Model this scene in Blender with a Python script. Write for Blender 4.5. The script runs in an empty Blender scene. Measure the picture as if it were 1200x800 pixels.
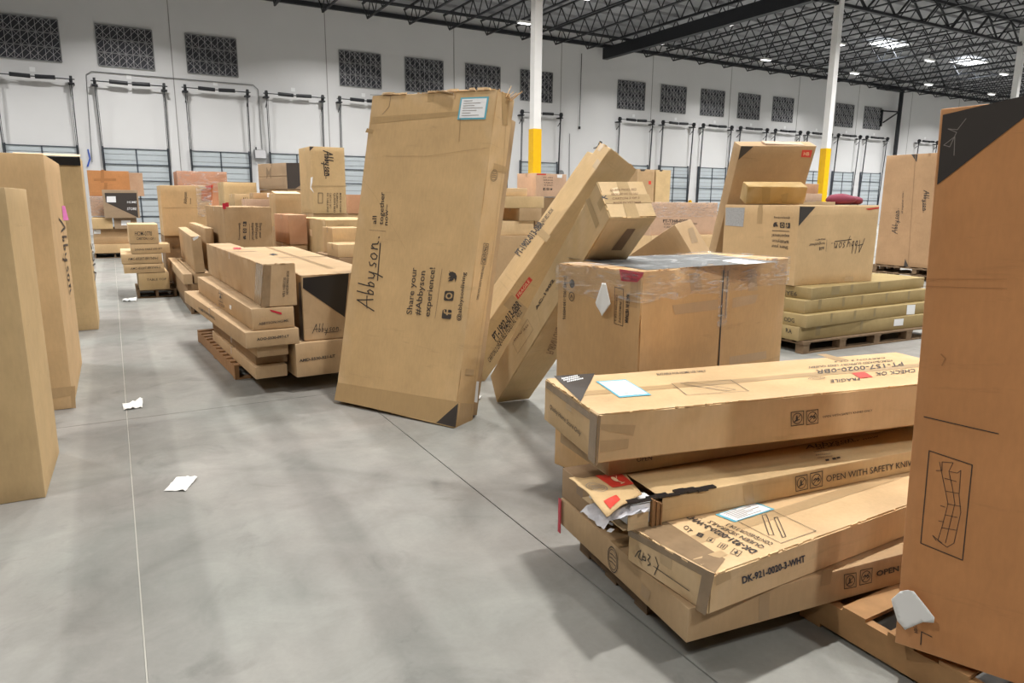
import bpy, bmesh, math, random
from mathutils import Vector, Matrix, Euler, noise
from math import sin, cos, radians, pi, sqrt, atan2

SC = bpy.context.scene
COL = SC.collection
# ---------------------------------------------------------------- camera
PS, TH, RO = radians(29.6), radians(11.4), radians(-0.47)
F_PX = 815.0
fw = Vector((sin(PS)*cos(TH), cos(PS)*cos(TH), -sin(TH)))
rt = Vector((cos(PS), -sin(PS), 0)); up = rt.cross(fw)
rt2 = rt*cos(RO) - up*sin(RO); up2 = up*cos(RO) + rt*sin(RO)
cam_data = bpy.data.cameras.new('camera')
cam_data.sensor_width = 36.0; cam_data.lens = F_PX/1200*36; cam_data.clip_end = 300
cam = bpy.data.objects.new('camera', cam_data); COL.objects.link(cam)
m = Matrix((rt2, up2, -fw)).transposed().to_4x4(); m.translation = Vector((0, 0, 1.65))
cam.matrix_world = m
SC.camera = cam
# ---------------------------------------------------------------- world, exposure
W = bpy.data.worlds.new('world'); SC.world = W; W.use_nodes = True
W.node_tree.nodes['Background'].inputs[0].default_value = (1, .98, .95, 1)
W.node_tree.nodes['Background'].inputs[1].default_value = 0.05
SC.view_settings.view_transform = 'Standard'; SC.view_settings.look = 'None'
SC.view_settings.exposure = 0.0; SC.view_settings.gamma = 1.0; SC.view_settings.use_curve_mapping = False
LAMP_W = 500.0          # watts per high-bay lamp
SKY_W = 350.0           # watts per skylight
LAMP_COL = (1.0, .97, .925)

# ---------------------------------------------------------------- helpers
def srgb(r, g, b):
    f = lambda c: (c/255/12.92) if c/255 <= .04045 else ((c/255+.055)/1.055)**2.4
    return (f(r), f(g), f(b), 1)
MATS = {}
def nodes(name):
    mt = bpy.data.materials.new(name); mt.use_nodes = True
    nt = mt.node_tree; b = nt.nodes['Principled BSDF']; MATS[name] = mt
    return mt, nt, b
def simple(name, col, rough=.6, metal=0, noise_amt=.06, scale=6, bump=0, spec=.5):
    mt, nt, b = nodes(name)
    b.inputs['Roughness'].default_value = rough; b.inputs['Metallic'].default_value = metal
    b.inputs['Specular IOR Level'].default_value = spec
    tc = nt.nodes.new('ShaderNodeTexCoord'); n = nt.nodes.new('ShaderNodeTexNoise')
    n.inputs['Scale'].default_value = scale; n.inputs['Detail'].default_value = 5
    nt.links.new(tc.outputs['Object'], n.inputs['Vector'])
    mx = nt.nodes.new('ShaderNodeMix'); mx.data_type = 'RGBA'
    c = srgb(*col)
    mx.inputs[6].default_value = tuple(v*(1-noise_amt*1.6) for v in c[:3])+(1,)
    mx.inputs[7].default_value = tuple(min(1, v*(1+noise_amt*1.6)) for v in c[:3])+(1,)
    nt.links.new(n.outputs['Fac'], mx.inputs[0]); nt.links.new(mx.outputs[2], b.inputs['Base Color'])
    if bump:
        bp = nt.nodes.new('ShaderNodeBump'); bp.inputs['Strength'].default_value = bump; bp.inputs['Distance'].default_value = .01
        nt.links.new(n.outputs['Fac'], bp.inputs['Height']); nt.links.new(bp.outputs['Normal'], b.inputs['Normal'])
    return mt
def objcol(name, factor, rough, stain=.1, bump=.15, spec=.35):
    """cardboard-like material; the base colour comes from the object's own colour"""
    mt, nt, b = nodes(name)
    b.inputs['Roughness'].default_value = rough; b.inputs['Specular IOR Level'].default_value = spec
    oi = nt.nodes.new('ShaderNodeObjectInfo'); tc = nt.nodes.new('ShaderNodeTexCoord')
    n1 = nt.nodes.new('ShaderNodeTexNoise'); n1.inputs['Scale'].default_value = 2.2; n1.inputs['Detail'].default_value = 6; n1.inputs['Roughness'].default_value = .65
    n2 = nt.nodes.new('ShaderNodeTexNoise'); n2.inputs['Scale'].default_value = 60; n2.inputs['Detail'].default_value = 3
    mp = nt.nodes.new('ShaderNodeMapping'); mp.inputs['Scale'].default_value = (1, 1, .25)
    add = nt.nodes.new('ShaderNodeVectorMath'); add.operation = 'ADD'
    nt.links.new(tc.outputs['Object'], add.inputs[0]); nt.links.new(oi.outputs['Random'], add.inputs[1])
    nt.links.new(add.outputs[0], n1.inputs['Vector']); nt.links.new(add.outputs[0], mp.inputs['Vector']); nt.links.new(mp.outputs[0], n2.inputs['Vector'])
    r1 = nt.nodes.new('ShaderNodeMapRange'); r1.inputs[1].default_value = .3; r1.inputs[2].default_value = .7
    r1.inputs[3].default_value = factor*(1-stain); r1.inputs[4].default_value = factor*(1+stain)
    r2 = nt.nodes.new('ShaderNodeMapRange'); r2.inputs[1].default_value = .3; r2.inputs[2].default_value = .7
    r2.inputs[3].default_value = .965; r2.inputs[4].default_value = 1.035
    nt.links.new(n1.outputs['Fac'], r1.inputs[0]); nt.links.new(n2.outputs['Fac'], r2.inputs[0])
    mu = nt.nodes.new('ShaderNodeMath'); mu.operation = 'MULTIPLY'
    nt.links.new(r1.outputs[0], mu.inputs[0]); nt.links.new(r2.outputs[0], mu.inputs[1])
    sc = nt.nodes.new('ShaderNodeVectorMath'); sc.operation = 'SCALE'
    nt.links.new(oi.outputs['Color'], sc.inputs[0]); nt.links.new(mu.outputs[0], sc.inputs['Scale'])
    base = sc.outputs[0]
    if name == 'cardboard':
        n3 = nt.nodes.new('ShaderNodeTexNoise'); n3.inputs['Scale'].default_value = 3; n3.inputs['Detail'].default_value = 9; n3.inputs['Roughness'].default_value = .7; n3.inputs['Distortion'].default_value = .4
        m3 = nt.nodes.new('ShaderNodeMapping'); m3.inputs['Scale'].default_value = (.6, .6, 5); nt.links.new(add.outputs[0], m3.inputs['Vector']); nt.links.new(m3.outputs[0], n3.inputs['Vector'])
        r3 = nt.nodes.new('ShaderNodeMapRange'); r3.inputs[1].default_value = .60; r3.inputs[2].default_value = .78; r3.inputs[3].default_value = 1; r3.inputs[4].default_value = .76
        nt.links.new(n3.outputs['Fac'], r3.inputs[0])
        s3 = nt.nodes.new('ShaderNodeVectorMath'); s3.operation = 'SCALE'; nt.links.new(base, s3.inputs[0]); nt.links.new(r3.outputs[0], s3.inputs['Scale'])
        ge = nt.nodes.new('ShaderNodeNewGeometry'); r4 = nt.nodes.new('ShaderNodeMapRange'); r4.inputs[1].default_value = .52; r4.inputs[2].default_value = .60; r4.inputs[3].default_value = 0; r4.inputs[4].default_value = .55
        nt.links.new(ge.outputs['Pointiness'], r4.inputs[0])
        mw = nt.nodes.new('ShaderNodeMath'); mw.operation = 'MULTIPLY'; nt.links.new(r4.outputs[0], mw.inputs[0]); nt.links.new(n1.outputs['Fac'], mw.inputs[1])
        mx = nt.nodes.new('ShaderNodeMix'); mx.data_type = 'RGBA'; nt.links.new(mw.outputs[0], mx.inputs[0]); nt.links.new(s3.outputs[0], mx.inputs[6]); mx.inputs[7].default_value = srgb(226, 206, 178)
        base = mx.outputs[2]
    nt.links.new(base, b.inputs['Base Color'])
    bp = nt.nodes.new('ShaderNodeBump'); bp.inputs['Strength'].default_value = bump; bp.inputs['Distance'].default_value = .01
    nt.links.new(n1.outputs['Fac'], bp.inputs['Height']); nt.links.new(bp.outputs['Normal'], b.inputs['Normal'])
    return mt
objcol('cardboard', 1.0, .82); objcol('tape', .80, .28, .06, .1, .5); objcol('crease', .70, .8, .05); objcol('dirt', .5, .8, .05); objcol('frayed_paper', 1.25, .9, .1)
simple('ink', (60, 54, 50), .55); simple('ink2', (34, 33, 34), .3); simple('black', (12, 12, 12), .6); simple('blueink', (52, 60, 74), .5)
simple('faint', (130, 100, 68), .7); simple('red', (205, 62, 48), .5); simple('redfilm', (190, 40, 62), .35, noise_amt=.2, scale=40)
simple('pink', (232, 120, 200), .5); simple('cream', (232, 205, 165), .7); simple('white', (236, 238, 240), .6, noise_amt=.02)
simple('grey', (140, 132, 125), .6); simple('cleartape', (142, 120, 94), .22, noise_amt=.16, scale=18, bump=.3); simple('cyan', (98, 176, 196), .5); simple('greylabel', (168, 170, 172), .3, noise_amt=.25, scale=60)  # the tape grey also carries painted shade on carton ends, beside real film
simple('rust_ink', (190, 110, 62), .6); simple('greytop', (112, 116, 118), .35, noise_amt=.12, scale=8)
simple('foam', (232, 234, 238), .7, bump=.2); simple('crumpled', (205, 205, 212), .25, noise_amt=.2, scale=25, bump=.6)
simple('corrugated', (150, 112, 74), .9, scale=60, noise_amt=.2)
simple('paper', (240, 240, 238), .7, noise_amt=.02)
simple('pallet_wood', (172, 132, 88), .8, scale=14, noise_amt=.18, bump=.3); simple('pallet_wood_mid', (148, 112, 76), .8, scale=14, noise_amt=.18, bump=.3); simple('pallet_wood_dark', (120, 98, 74), .85, scale=14, noise_amt=.2, bump=.3)
simple('wall_paint', (213, 214, 216), .75, noise_amt=.025, scale=.7); simple('wall_paint_dim', (128, 128, 128), .8)
simple('deck_paint', (150, 152, 156), .7); simple('steel_dark', (44, 46, 50), .5, spec=.3); simple('joint_dark', (92, 92, 88), .9)
simple('joint_wall', (150, 150, 150), .9)
simple('dock_panel', (184, 193, 199), .45, noise_amt=.03); simple('dock_frame', (72, 80, 90), .5); simple('track_steel', (70, 72, 76), .45, metal=.4)
simple('grille_back', (52, 54, 62), .7); simple('grille_steel', (200, 200, 204), .5)
simple('column_white', (236, 236, 236), .5, noise_amt=.02); simple('guard_yellow', (238, 186, 10), .45); simple('box_grey', (130, 132, 134), .5)
simple('maroon', (112, 40, 58), .85, bump=.4, scale=9); simple('blue_mark', (50, 90, 190), .5); simple('line_white', (176, 174, 166), .7)
def film_mat():
    mt, nt, b = nodes('film')
    out = nt.nodes['Material Output']; nt.nodes.remove(b)
    tr = nt.nodes.new('ShaderNodeBsdfTransparent'); gl = nt.nodes.new('ShaderNodeBsdfGlossy'); gl.inputs['Roughness'].default_value = .18
    df = nt.nodes.new('ShaderNodeBsdfDiffuse'); df.inputs[0].default_value = (.8, .8, .82, 1)
    tc = nt.nodes.new('ShaderNodeTexCoord'); mp = nt.nodes.new('ShaderNodeMapping'); mp.inputs['Scale'].default_value = (6, 6, 30)
    n = nt.nodes.new('ShaderNodeTexNoise'); n.inputs['Scale'].default_value = 1.0; n.inputs['Detail'].default_value = 6; n.inputs['Distortion'].default_value = 1.5
    nt.links.new(tc.outputs['Object'], mp.inputs[0]); nt.links.new(mp.outputs[0], n.inputs['Vector'])
    bp = nt.nodes.new('ShaderNodeBump'); bp.inputs['Strength'].default_value = 1; bp.inputs['Distance'].default_value = .02
    nt.links.new(n.outputs['Fac'], bp.inputs['Height']); nt.links.new(bp.outputs[0], gl.inputs['Normal'])
    r = nt.nodes.new('ShaderNodeMapRange'); r.inputs[1].default_value = .5; r.inputs[2].default_value = .75; r.inputs[3].default_value = .0; r.inputs[4].default_value = .5
    nt.links.new(n.outputs['Fac'], r.inputs[0])
    m1 = nt.nodes.new('ShaderNodeMixShader'); m1.inputs[0].default_value = .09
    nt.links.new(tr.outputs[0], m1.inputs[1]); nt.links.new(gl.outputs[0], m1.inputs[2])
    m2 = nt.nodes.new('ShaderNodeMixShader'); nt.links.new(r.outputs[0], m2.inputs[0])
    nt.links.new(m1.outputs[0], m2.inputs[1]); nt.links.new(df.outputs[0], m2.inputs[2])
    nt.links.new(m2.outputs[0], out.inputs[0])
film_mat()
def emit(name, col, s):
    mt, nt, b = nodes(name); b.inputs['Base Color'].default_value = (0, 0, 0, 1)
    b.inputs['Emission Color'].default_value = (*col, 1); b.inputs['Emission Strength'].default_value = s
emit('lamp_glow', (1, .98, .95), 6); emit('skylight_glow', (.95, .98, 1), 5)
def floor_mat():
    mt, nt, b = nodes('concrete')
    L = nt.links.new; N = nt.nodes.new
    geo = N('ShaderNodeNewGeometry'); sep = N('ShaderNodeSeparateXYZ'); L(geo.outputs['Position'], sep.inputs[0])
    def noi(s, det, dist=0, vec=None, sc=None):
        n = N('ShaderNodeTexNoise'); n.inputs['Scale'].default_value = s; n.inputs['Detail'].default_value = det; n.inputs['Distortion'].default_value = dist; n.inputs['Roughness'].default_value = .62
        if sc:
            mp = N('ShaderNodeMapping'); mp.inputs['Scale'].default_value = sc; L(geo.outputs['Position'], mp.inputs[0]); L(mp.outputs[0], n.inputs['Vector'])
        else: L(geo.outputs['Position'], n.inputs['Vector'])
        return n.outputs['Fac']
    def rng(x, a, bb, c, d, smooth=False):
        r = N('ShaderNodeMapRange'); r.inputs[1].default_value = a; r.inputs[2].default_value = bb; r.inputs[3].default_value = c; r.inputs[4].default_value = d
        if smooth: r.interpolation_type = 'SMOOTHSTEP'
        L(x, r.inputs[0]); return r.outputs[0]
    def mth(op, a, bb):
        q = N('ShaderNodeMath'); q.operation = op
        for i, v in enumerate((a, bb)):
            if isinstance(v, (int, float)): q.inputs[i].default_value = v
            else: L(v, q.inputs[i])
        return q.outputs[0]
    big = rng(noi(.55, 7, .6), .3, .7, .80, 1.12); mid = rng(noi(2.6, 8, .9), .3, .7, .84, 1.10); fine = rng(noi(40, 4), .3, .7, .97, 1.03)
    streak = rng(noi(1, 6, .4, sc=(3.5, .35, 1)), .35, .7, 1.03, .93)
    blot = rng(noi(1.7, 9, 1.2), .58, .72, 1.0, .72)
    v = mth('MULTIPLY', mth('MULTIPLY', mth('MULTIPLY', big, mid), mth('MULTIPLY', fine, streak)), blot)
    # tyre-worn dark lanes along the aisle joint and two crossing scuff lanes
    wob = rng(noi(.8, 3), 0, 1, -.03, .03)
    def lane(coord, c, hw, dark, soft=.03):
        d = mth('ABSOLUTE', mth('ADD', mth('SUBTRACT', coord, c), wob), 0)
        return rng(d, hw-soft, hw+soft, dark, 1.0, True)
    v = mth('MULTIPLY', v, lane(sep.outputs[0], -.04, .27, .82))
    v = mth('MULTIPLY', v, lane(sep.outputs[0], -.09, .15, .96))
    sk = mth('SUBTRACT', sep.outputs[0], mth('MULTIPLY', sep.outputs[1], .02))
    v = mth('MULTIPLY', v, lane(sk, .80, .10, .80, .05)); v = mth('MULTIPLY', v, lane(sk, .5, .03, .95, .03))
    # curved tyre arcs
    for cx, cy, r0, hw, dk in ((3.2, 5.6, 2.62, .05, .90), (-.6, 1.9, 2.75, .035, .92), (1.0, 2.2, 1.5, .02, .93)):
        dx = mth('SUBTRACT', sep.outputs[0], cx); dy = mth('SUBTRACT', sep.outputs[1], cy)
        rr = mth('SQRT', mth('ADD', mth('MULTIPLY', dx, dx), mth('MULTIPLY', dy, dy)), 0)
        v = mth('MULTIPLY', v, lane(rr, r0, hw, dk, .03))
    hue = N('ShaderNodeMix'); hue.data_type = 'RGBA'; L(rng(noi(.5, 3), .4, .6, 0, 1), hue.inputs[0])
    hue.inputs[6].default_value = srgb(148, 145, 140); hue.inputs[7].default_value = srgb(145, 146, 141)
    s = N('ShaderNodeVectorMath'); s.operation = 'SCALE'; L(hue.outputs[2], s.inputs[0]); L(v, s.inputs['Scale'])
    L(s.outputs[0], b.inputs['Base Color'])
    L(rng(noi(2.0, 6), .3, .7, .48, .66), b.inputs['Roughness']); b.inputs['Specular IOR Level'].default_value = .28
    bp = N('ShaderNodeBump'); bp.inputs['Strength'].default_value = .08; bp.inputs['Distance'].default_value = .01
    L(noi(25, 6), bp.inputs['Height']); L(bp.outputs[0], b.inputs['Normal'])
floor_mat()

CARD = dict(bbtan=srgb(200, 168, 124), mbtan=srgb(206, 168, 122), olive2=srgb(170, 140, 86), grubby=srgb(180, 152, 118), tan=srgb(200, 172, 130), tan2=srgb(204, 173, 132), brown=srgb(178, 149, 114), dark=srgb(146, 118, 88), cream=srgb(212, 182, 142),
            orange=srgb(208, 148, 98), orange2=srgb(202, 162, 118), olive=srgb(156, 136, 92), rtbrown=srgb(168, 136, 104), yellow=srgb(200, 170, 118), pinkish=srgb(196, 164, 142),
            pinkish2=srgb(206, 172, 148), greytan=srgb(166, 144, 120), rust=srgb(184, 130, 98), rust2=srgb(190, 144, 112))

def mesh_obj(name, verts, faces, mat, parent=None, smooth=False, color=None):
    me = bpy.data.meshes.new(name); me.from_pydata([tuple(v) for v in verts], [], faces); me.update()
    me.materials.append(MATS[mat] if isinstance(mat, str) else mat)
    if smooth: me.shade_smooth()
    o = bpy.data.objects.new(name, me); COL.objects.link(o)
    if parent: o.parent = parent
    if color: o.color = color
    return o
def empty(name, loc=(0, 0, 0), rot=None):
    o = bpy.data.objects.new(name, None); COL.objects.link(o); o.location = loc
    if rot: o.rotation_euler = rot
    return o
def tag(o, label=None, cat=None, group=None, kind=None):
    if label: o['label'] = label
    if cat: o['category'] = cat
    if group: o['group'] = group
    if kind: o['kind'] = kind
    return o
class MB:
    def __init__(s): s.v = []; s.f = []
    def box(s, x0, x1, y0, y1, z0, z1, M=None):
        b = len(s.v)
        for x, y, z in ((x0,y0,z0),(x1,y0,z0),(x1,y1,z0),(x0,y1,z0),(x0,y0,z1),(x1,y0,z1),(x1,y1,z1),(x0,y1,z1)):
            p = Vector((x, y, z)); s.v.append(M @ p if M else p)
        s.f += [tuple(b+i for i in q) for q in ((3,2,1,0),(4,5,6,7),(0,1,5,4),(1,2,6,5),(2,3,7,6),(3,0,4,7))]
        return s
    def bar(s, a, b, w, h=None):
        a = Vector(a); b = Vector(b); d = b-a; L = d.length; h = h or w
        q = d.to_track_quat('Z', 'Y').to_matrix().to_4x4(); q.translation = a
        return s.box(-w/2, w/2, -h/2, h/2, 0, L, q)
    def tube(s, a, b, r, n=8):
        a = Vector(a); b = Vector(b); d = b-a
        q = d.to_track_quat('Z', 'Y').to_matrix(); k = len(s.v)
        for e in (a, b):
            for i in range(n):
                s.v.append(e + q @ Vector((r*cos(2*pi*i/n), r*sin(2*pi*i/n), 0)))
        for i in range(n): s.f.append((k+i, k+(i+1) % n, k+n+(i+1) % n, k+n+i))
        s.f.append(tuple(k+i for i in range(n))[::-1]); s.f.append(tuple(k+n+i for i in range(n)))
        return s
    def build(s, name, mat, parent=None, color=None, smooth=False): return mesh_obj(name, s.v, s.f, mat, parent, smooth, color)

# ---------------------------------------------------------------- large structure
def structure():
    # floor: slabs of concrete with recessed joints
    fl = MB().box(-45, 95, -25, 37.2, -.30, -.02).build('floor', 'joint_dark'); tag(fl, kind='structure')
    xs = [-45, -15.7, -7.9, -.04, 1.70, 8.9, 16.8, 24.6, 32.4, 40.3, 48.1, 56, 64, 75, 95]; ys = [-25, -9.8, -2.0, 5.85, 13.7, 21.6, 29.4, 37.2]
    for i in range(len(xs)-1):
        for j in range(len(ys)-1):
            g = .0035; m_ = MB().box(xs[i]+g, xs[i+1]-g, ys[j]+g, ys[j+1]-g, -.02, 0); s = m_.build('concrete_slab', 'concrete', fl)
    MB().box(-.0425, -.0375, -25, 37, -.02, .0006).build('joint_filler', 'line_white', fl)
    # dock wall
    HT = 11.6
    wl = MB().box(-45, 95, 37, 37.3, 0, HT+.3).build('wall_back', 'wall_paint'); tag(wl, kind='structure')
    for k in range(-6, 13): MB().box(3.03+7.08*k-.02, 3.03+7.08*k+.02, 36.99, 37.02, 0, HT).build('panel_joint', 'joint_wall', wl)
    for nm, a in dict(wall_left=(-45.3,-45,-25,37), wall_right=(95,95.3,-25,37)).items(): tag(MB().box(a[0],a[1],a[2],a[3],0,HT+.3).build(nm,'wall_paint_dim'), kind='structure')
    tag(MB().box(-45, 95, -25.3, -25, 0, HT+.3).build('wall_front', 'wall_paint_dim'), kind='structure')
    # roof deck: corrugated, with skylight openings left as glowing panels below it
    ce = MB()
    x = -45
    ce.box(-45, 95, -25, 37.3, HT, HT+.3)
    ceil_ = ce.build('ceiling', 'deck_paint'); tag(ceil_, kind='structure')
    rb = MB(); y = -24
    for i in range(40): rb.box(-45, 95, -24+i*1.52, -24+i*1.52+.10, HT-.14, HT)
    r_ = rb.build('deck_rib', 'deck_paint', ceil_); r_['kind'] = 'stuff'
    MB().box(-45, 95, 36.8, 37, 10.95, 11.15).build('wall_ledger', 'steel_dark', ceil_)
    return fl, wl, ceil_
FLOOR, WALL, CEIL = structure()

def docks():
    # dock doors
    proto = None; n = 0
    for k in [-6,-5,-4,-3,-2,-1,0,1,2,3,4,5,6,8,9,10,11,12,13,14,15,17,18]:
        cx = 1.22+3.587*k; dz = .006*max(cx, 0); n += 1
        r = empty('door_%d' % n, (cx, 37, dz)); tag(r, kind='structure')
        if proto is None:
            proto = []
            p = MB()
            for i in range(15): p.box(-1.3, 1.3, -.07, -.03, .02+i*.255, .02+i*.255+.235)
            proto.append(p.build('ribbed_panel', 'dock_panel', r)); proto.append(MB().box(-1.3, 1.3, -.035, .0, 0, 3.84).build('door_backing', 'box_grey', r))
            f = MB(); f.box(-1.33, -1.27, -.12, 0, 0, 3.9).box(1.27, 1.33, -.12, 0, 0, 3.9).box(-.03, .03, -.10, 0, 0, 3.84)
            for z in (.0, .80, 1.60, 2.40, 3.12, 3.80): f.box(-1.3, 1.3, -.10, 0, z, z+.04)
            proto.append(f.build('door_frame', 'dock_frame', r))
            for s in (-1, 1):
                t = MB(); t.bar((s*1.33, -.10, .0), (s*1.36, -.32, 6.75), .035, .06); proto.append(t.build('lift_track', 'track_steel', r))
                t = MB(); t.box(s*1.36-.12, s*1.36+.12, -.40, .0, 6.42, 6.48).bar((s*1.36, -.36, 6.3), (s*1.36, 0, 6.0), .03)
                t.tube((s*1.36-.05, -.34, 6.62), (s*1.36+.05, -.34, 6.62), .14, 10); proto.append(t.build('cable_drum', 'steel_dark', r))
                t = MB(); t.tube((s*1.30, -.33, 6.6), (s*1.28, -.11, .2), .012, 5); proto.append(t.build('lift_cable', 'steel_dark', r))
                t = MB(); t.tube((s*.08, -.33, 6.62), (s*.80, -.33, 6.62+.02), .085, 10); proto.append(t.build('torsion_spring', 'steel_dark', r))
            proto.append(MB().tube((-1.5, -.33, 6.62), (1.5, -.33, 6.62), .025, 6).build('shaft', 'track_steel', r))
            proto.append(MB().box(-.1, .1, -.012, 0, 6.85, 7.03).build('number_plate', 'white', r))
        else:
            for o in proto:
                c = o.copy(); COL.objects.link(c); c.parent = r
    # grilles over the doors
    proto = None; n = 0
    for k in [-3,-2,-1,0,1,3,4,5,6,8,9,10,11,12,14,15]:
        cx = 1.19+3.557*k; n += 1
        r = empty('window_%d' % n, (cx, 37, 7.32+.006*max(cx, 0))); tag(r, kind='structure')
        if proto is None:
            proto = []
            w, h = 2.2, 1.7
            proto.append(MB().box(-w/2, w/2, -.02, .0, 0, h).build('pane', 'grille_back', r))
            f = MB()
            for z in (0, h/3, 2*h/3, h): f.box(-w/2, w/2, -.06, -.02, z-.02, z+.02)
            f.box(-w/2-.02, -w/2+.02, -.06, -.02, 0, h).box(w/2-.02, w/2+.02, -.06, -.02, 0, h)
            proto.append(f.build('window_frame', 'box_grey', r))
            g = MB(); nx = 8; cw = w/nx; ch = h/6
            for i in range(nx):
                for j in range(6):
                    x0 = -w/2+i*cw; z0 = j*ch
                    a, b = ((x0, -.035, z0), (x0+cw, -.035, z0+ch)), ((x0+cw, -.045, z0), (x0, -.045, z0+ch))
                    g.bar(a[0], a[1], .024, .01)
                    if (i+j) % 3: g.bar(b[0], b[1], .024, .01)
                g.box(x0-.007, x0+.007, -.05, -.03, 0, h)
            o = g.build('lattice', 'grille_steel', r); o['kind'] = 'stuff'; proto.append(o)
        else:
            for o in proto:
                c = o.copy(); COL.objects.link(c); c.parent = r
docks()

def roof():
    # open-web joists from the wall to the girder line and on to the next, then girders and columns
    zt, zb = 11.42, 10.52
    proto = None; n = 0
    x = -10.4
    while x < 93:
        for y0, y1 in ((21.8, 36.7), (6.2, 21.4), (-9.2, 5.8)):
            if y0 < 20 and x < 12: continue
            n += 1
            r = empty('trim_%d' % n, (x, y0, 0)); tag(r, kind='structure')
            if proto is None:
                L = 14.9; proto = []
                proto.append(MB().box(-.06, .06, 0, L, zt-.06, zt).build('top_chord', 'steel_dark', r))
                proto.append(MB().box(-.05, .05, .7, L-.7, zb, zb+.06).build('bottom_chord', 'steel_dark', r))
                w = MB(); k = 12; st = (L-1.4)/k
                w.bar((0, 0, zt-.05), (0, .7, zb), .045).bar((0, L, zt-.05), (0, L-.7, zb), .045)
                for i in range(k):
                    ya = .7+i*st; w.bar((0, ya, zb), (0, ya+st/2, zt-.05), .04).bar((0, ya+st/2, zt-.05), (0, ya+st, zb), .04)
                o = w.build('web', 'steel_dark', r); proto.append(o)
            else:
                for o in proto:
                    c = o.copy(); COL.objects.link(c); c.parent = r
        x += 2.24
    # joist girders along the column rows
    for yy in (21.6, 6.0):
        n += 1; r = empty('trim_%d' % n, (0, yy, 0)); tag(r, kind='structure')
        MB().box(-12, 94, -.1, .1, 11.28, 11.42).build('top_chord', 'steel_dark', r); MB().box(-12, 94, -.09, .09, 10.2, 10.32).build('bottom_chord', 'steel_dark', r)
        w = MB(); xx = -12
        while xx < 92:
            w.bar((xx, 0, 10.26), (xx+1.12, 0, 11.3), .07).bar((xx+1.12, 0, 11.3), (xx+2.24, 0, 10.26), .07); xx += 2.24
        w.build('web', 'steel_dark', r)
    # solid beam meeting the wall, and a sprinkler main
    n += 1; tag(MB().box(27.0, 27.35, 20, 36.6, 10.2, 10.85).build('trim_%d' % n, 'steel_dark'), kind='structure')
    n += 1; tag(MB().tube((-10, 34.2, 10.9), (93, 34.2, 10.9), .08).build('trim_%d' % n, 'steel_dark'), kind='structure')
    # columns
    for i, (cx, lab) in enumerate(((13.13, 'nearer white steel column with a yellow guard, rising behind the leaning cartons'),
                                   (28.70, 'farther white steel column with a yellow guard, behind the rear right cartons'),
                                   (44.3, None), (-2.5, None))):
        if cx < 0: continue
        r = empty('column', (cx, 21.6, 0)); tag(r, lab or 'third white column hidden behind the tall right carton', 'column')
        MB().box(-.145, .145, -.145, .145, 0, 11.3).build('shaft', 'column_white', r)
        g = MB(); g.box(-.165, .165, -.165, -.146, .02, 4.12).box(-.165, .165, .146, .165, .02, 4.12).box(-.165, -.146, -.146, .146, .02, 4.12).box(.146, .165, -.146, .146, .02, 4.12)
        g.build('column_guard', 'guard_yellow', r)
        MB().box(-.27, .27, -.27, .27, 0, .02).build('base_plate', 'steel_dark', r)
    # black downpipe with bracket
    r = empty('downpipe', (57.2, 36.4, 0)); tag(r, 'black vertical pipe running down the dock wall near the right corner', 'pipe')
    MB().tube((0, 0, 0), (0, 0, 10.8), .16, 12).build('pipe', 'steel_dark', r)
    MB().tube((0, 0, 10.75), (-3.2, 0, 10.75), .14, 12).build('elbow', 'steel_dark', r)
    b = MB(); b.bar((-1.8, .3, 9.1), (0, 0, 9.1), .10).bar((-1.6, .3, 8.2), (-.1, 0, 9.1), .09).bar((-1.7, .4, 7.9), (-1.7, .4, 9.2), .12); b.build('bracket', 'steel_dark', r)
roof()

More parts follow.
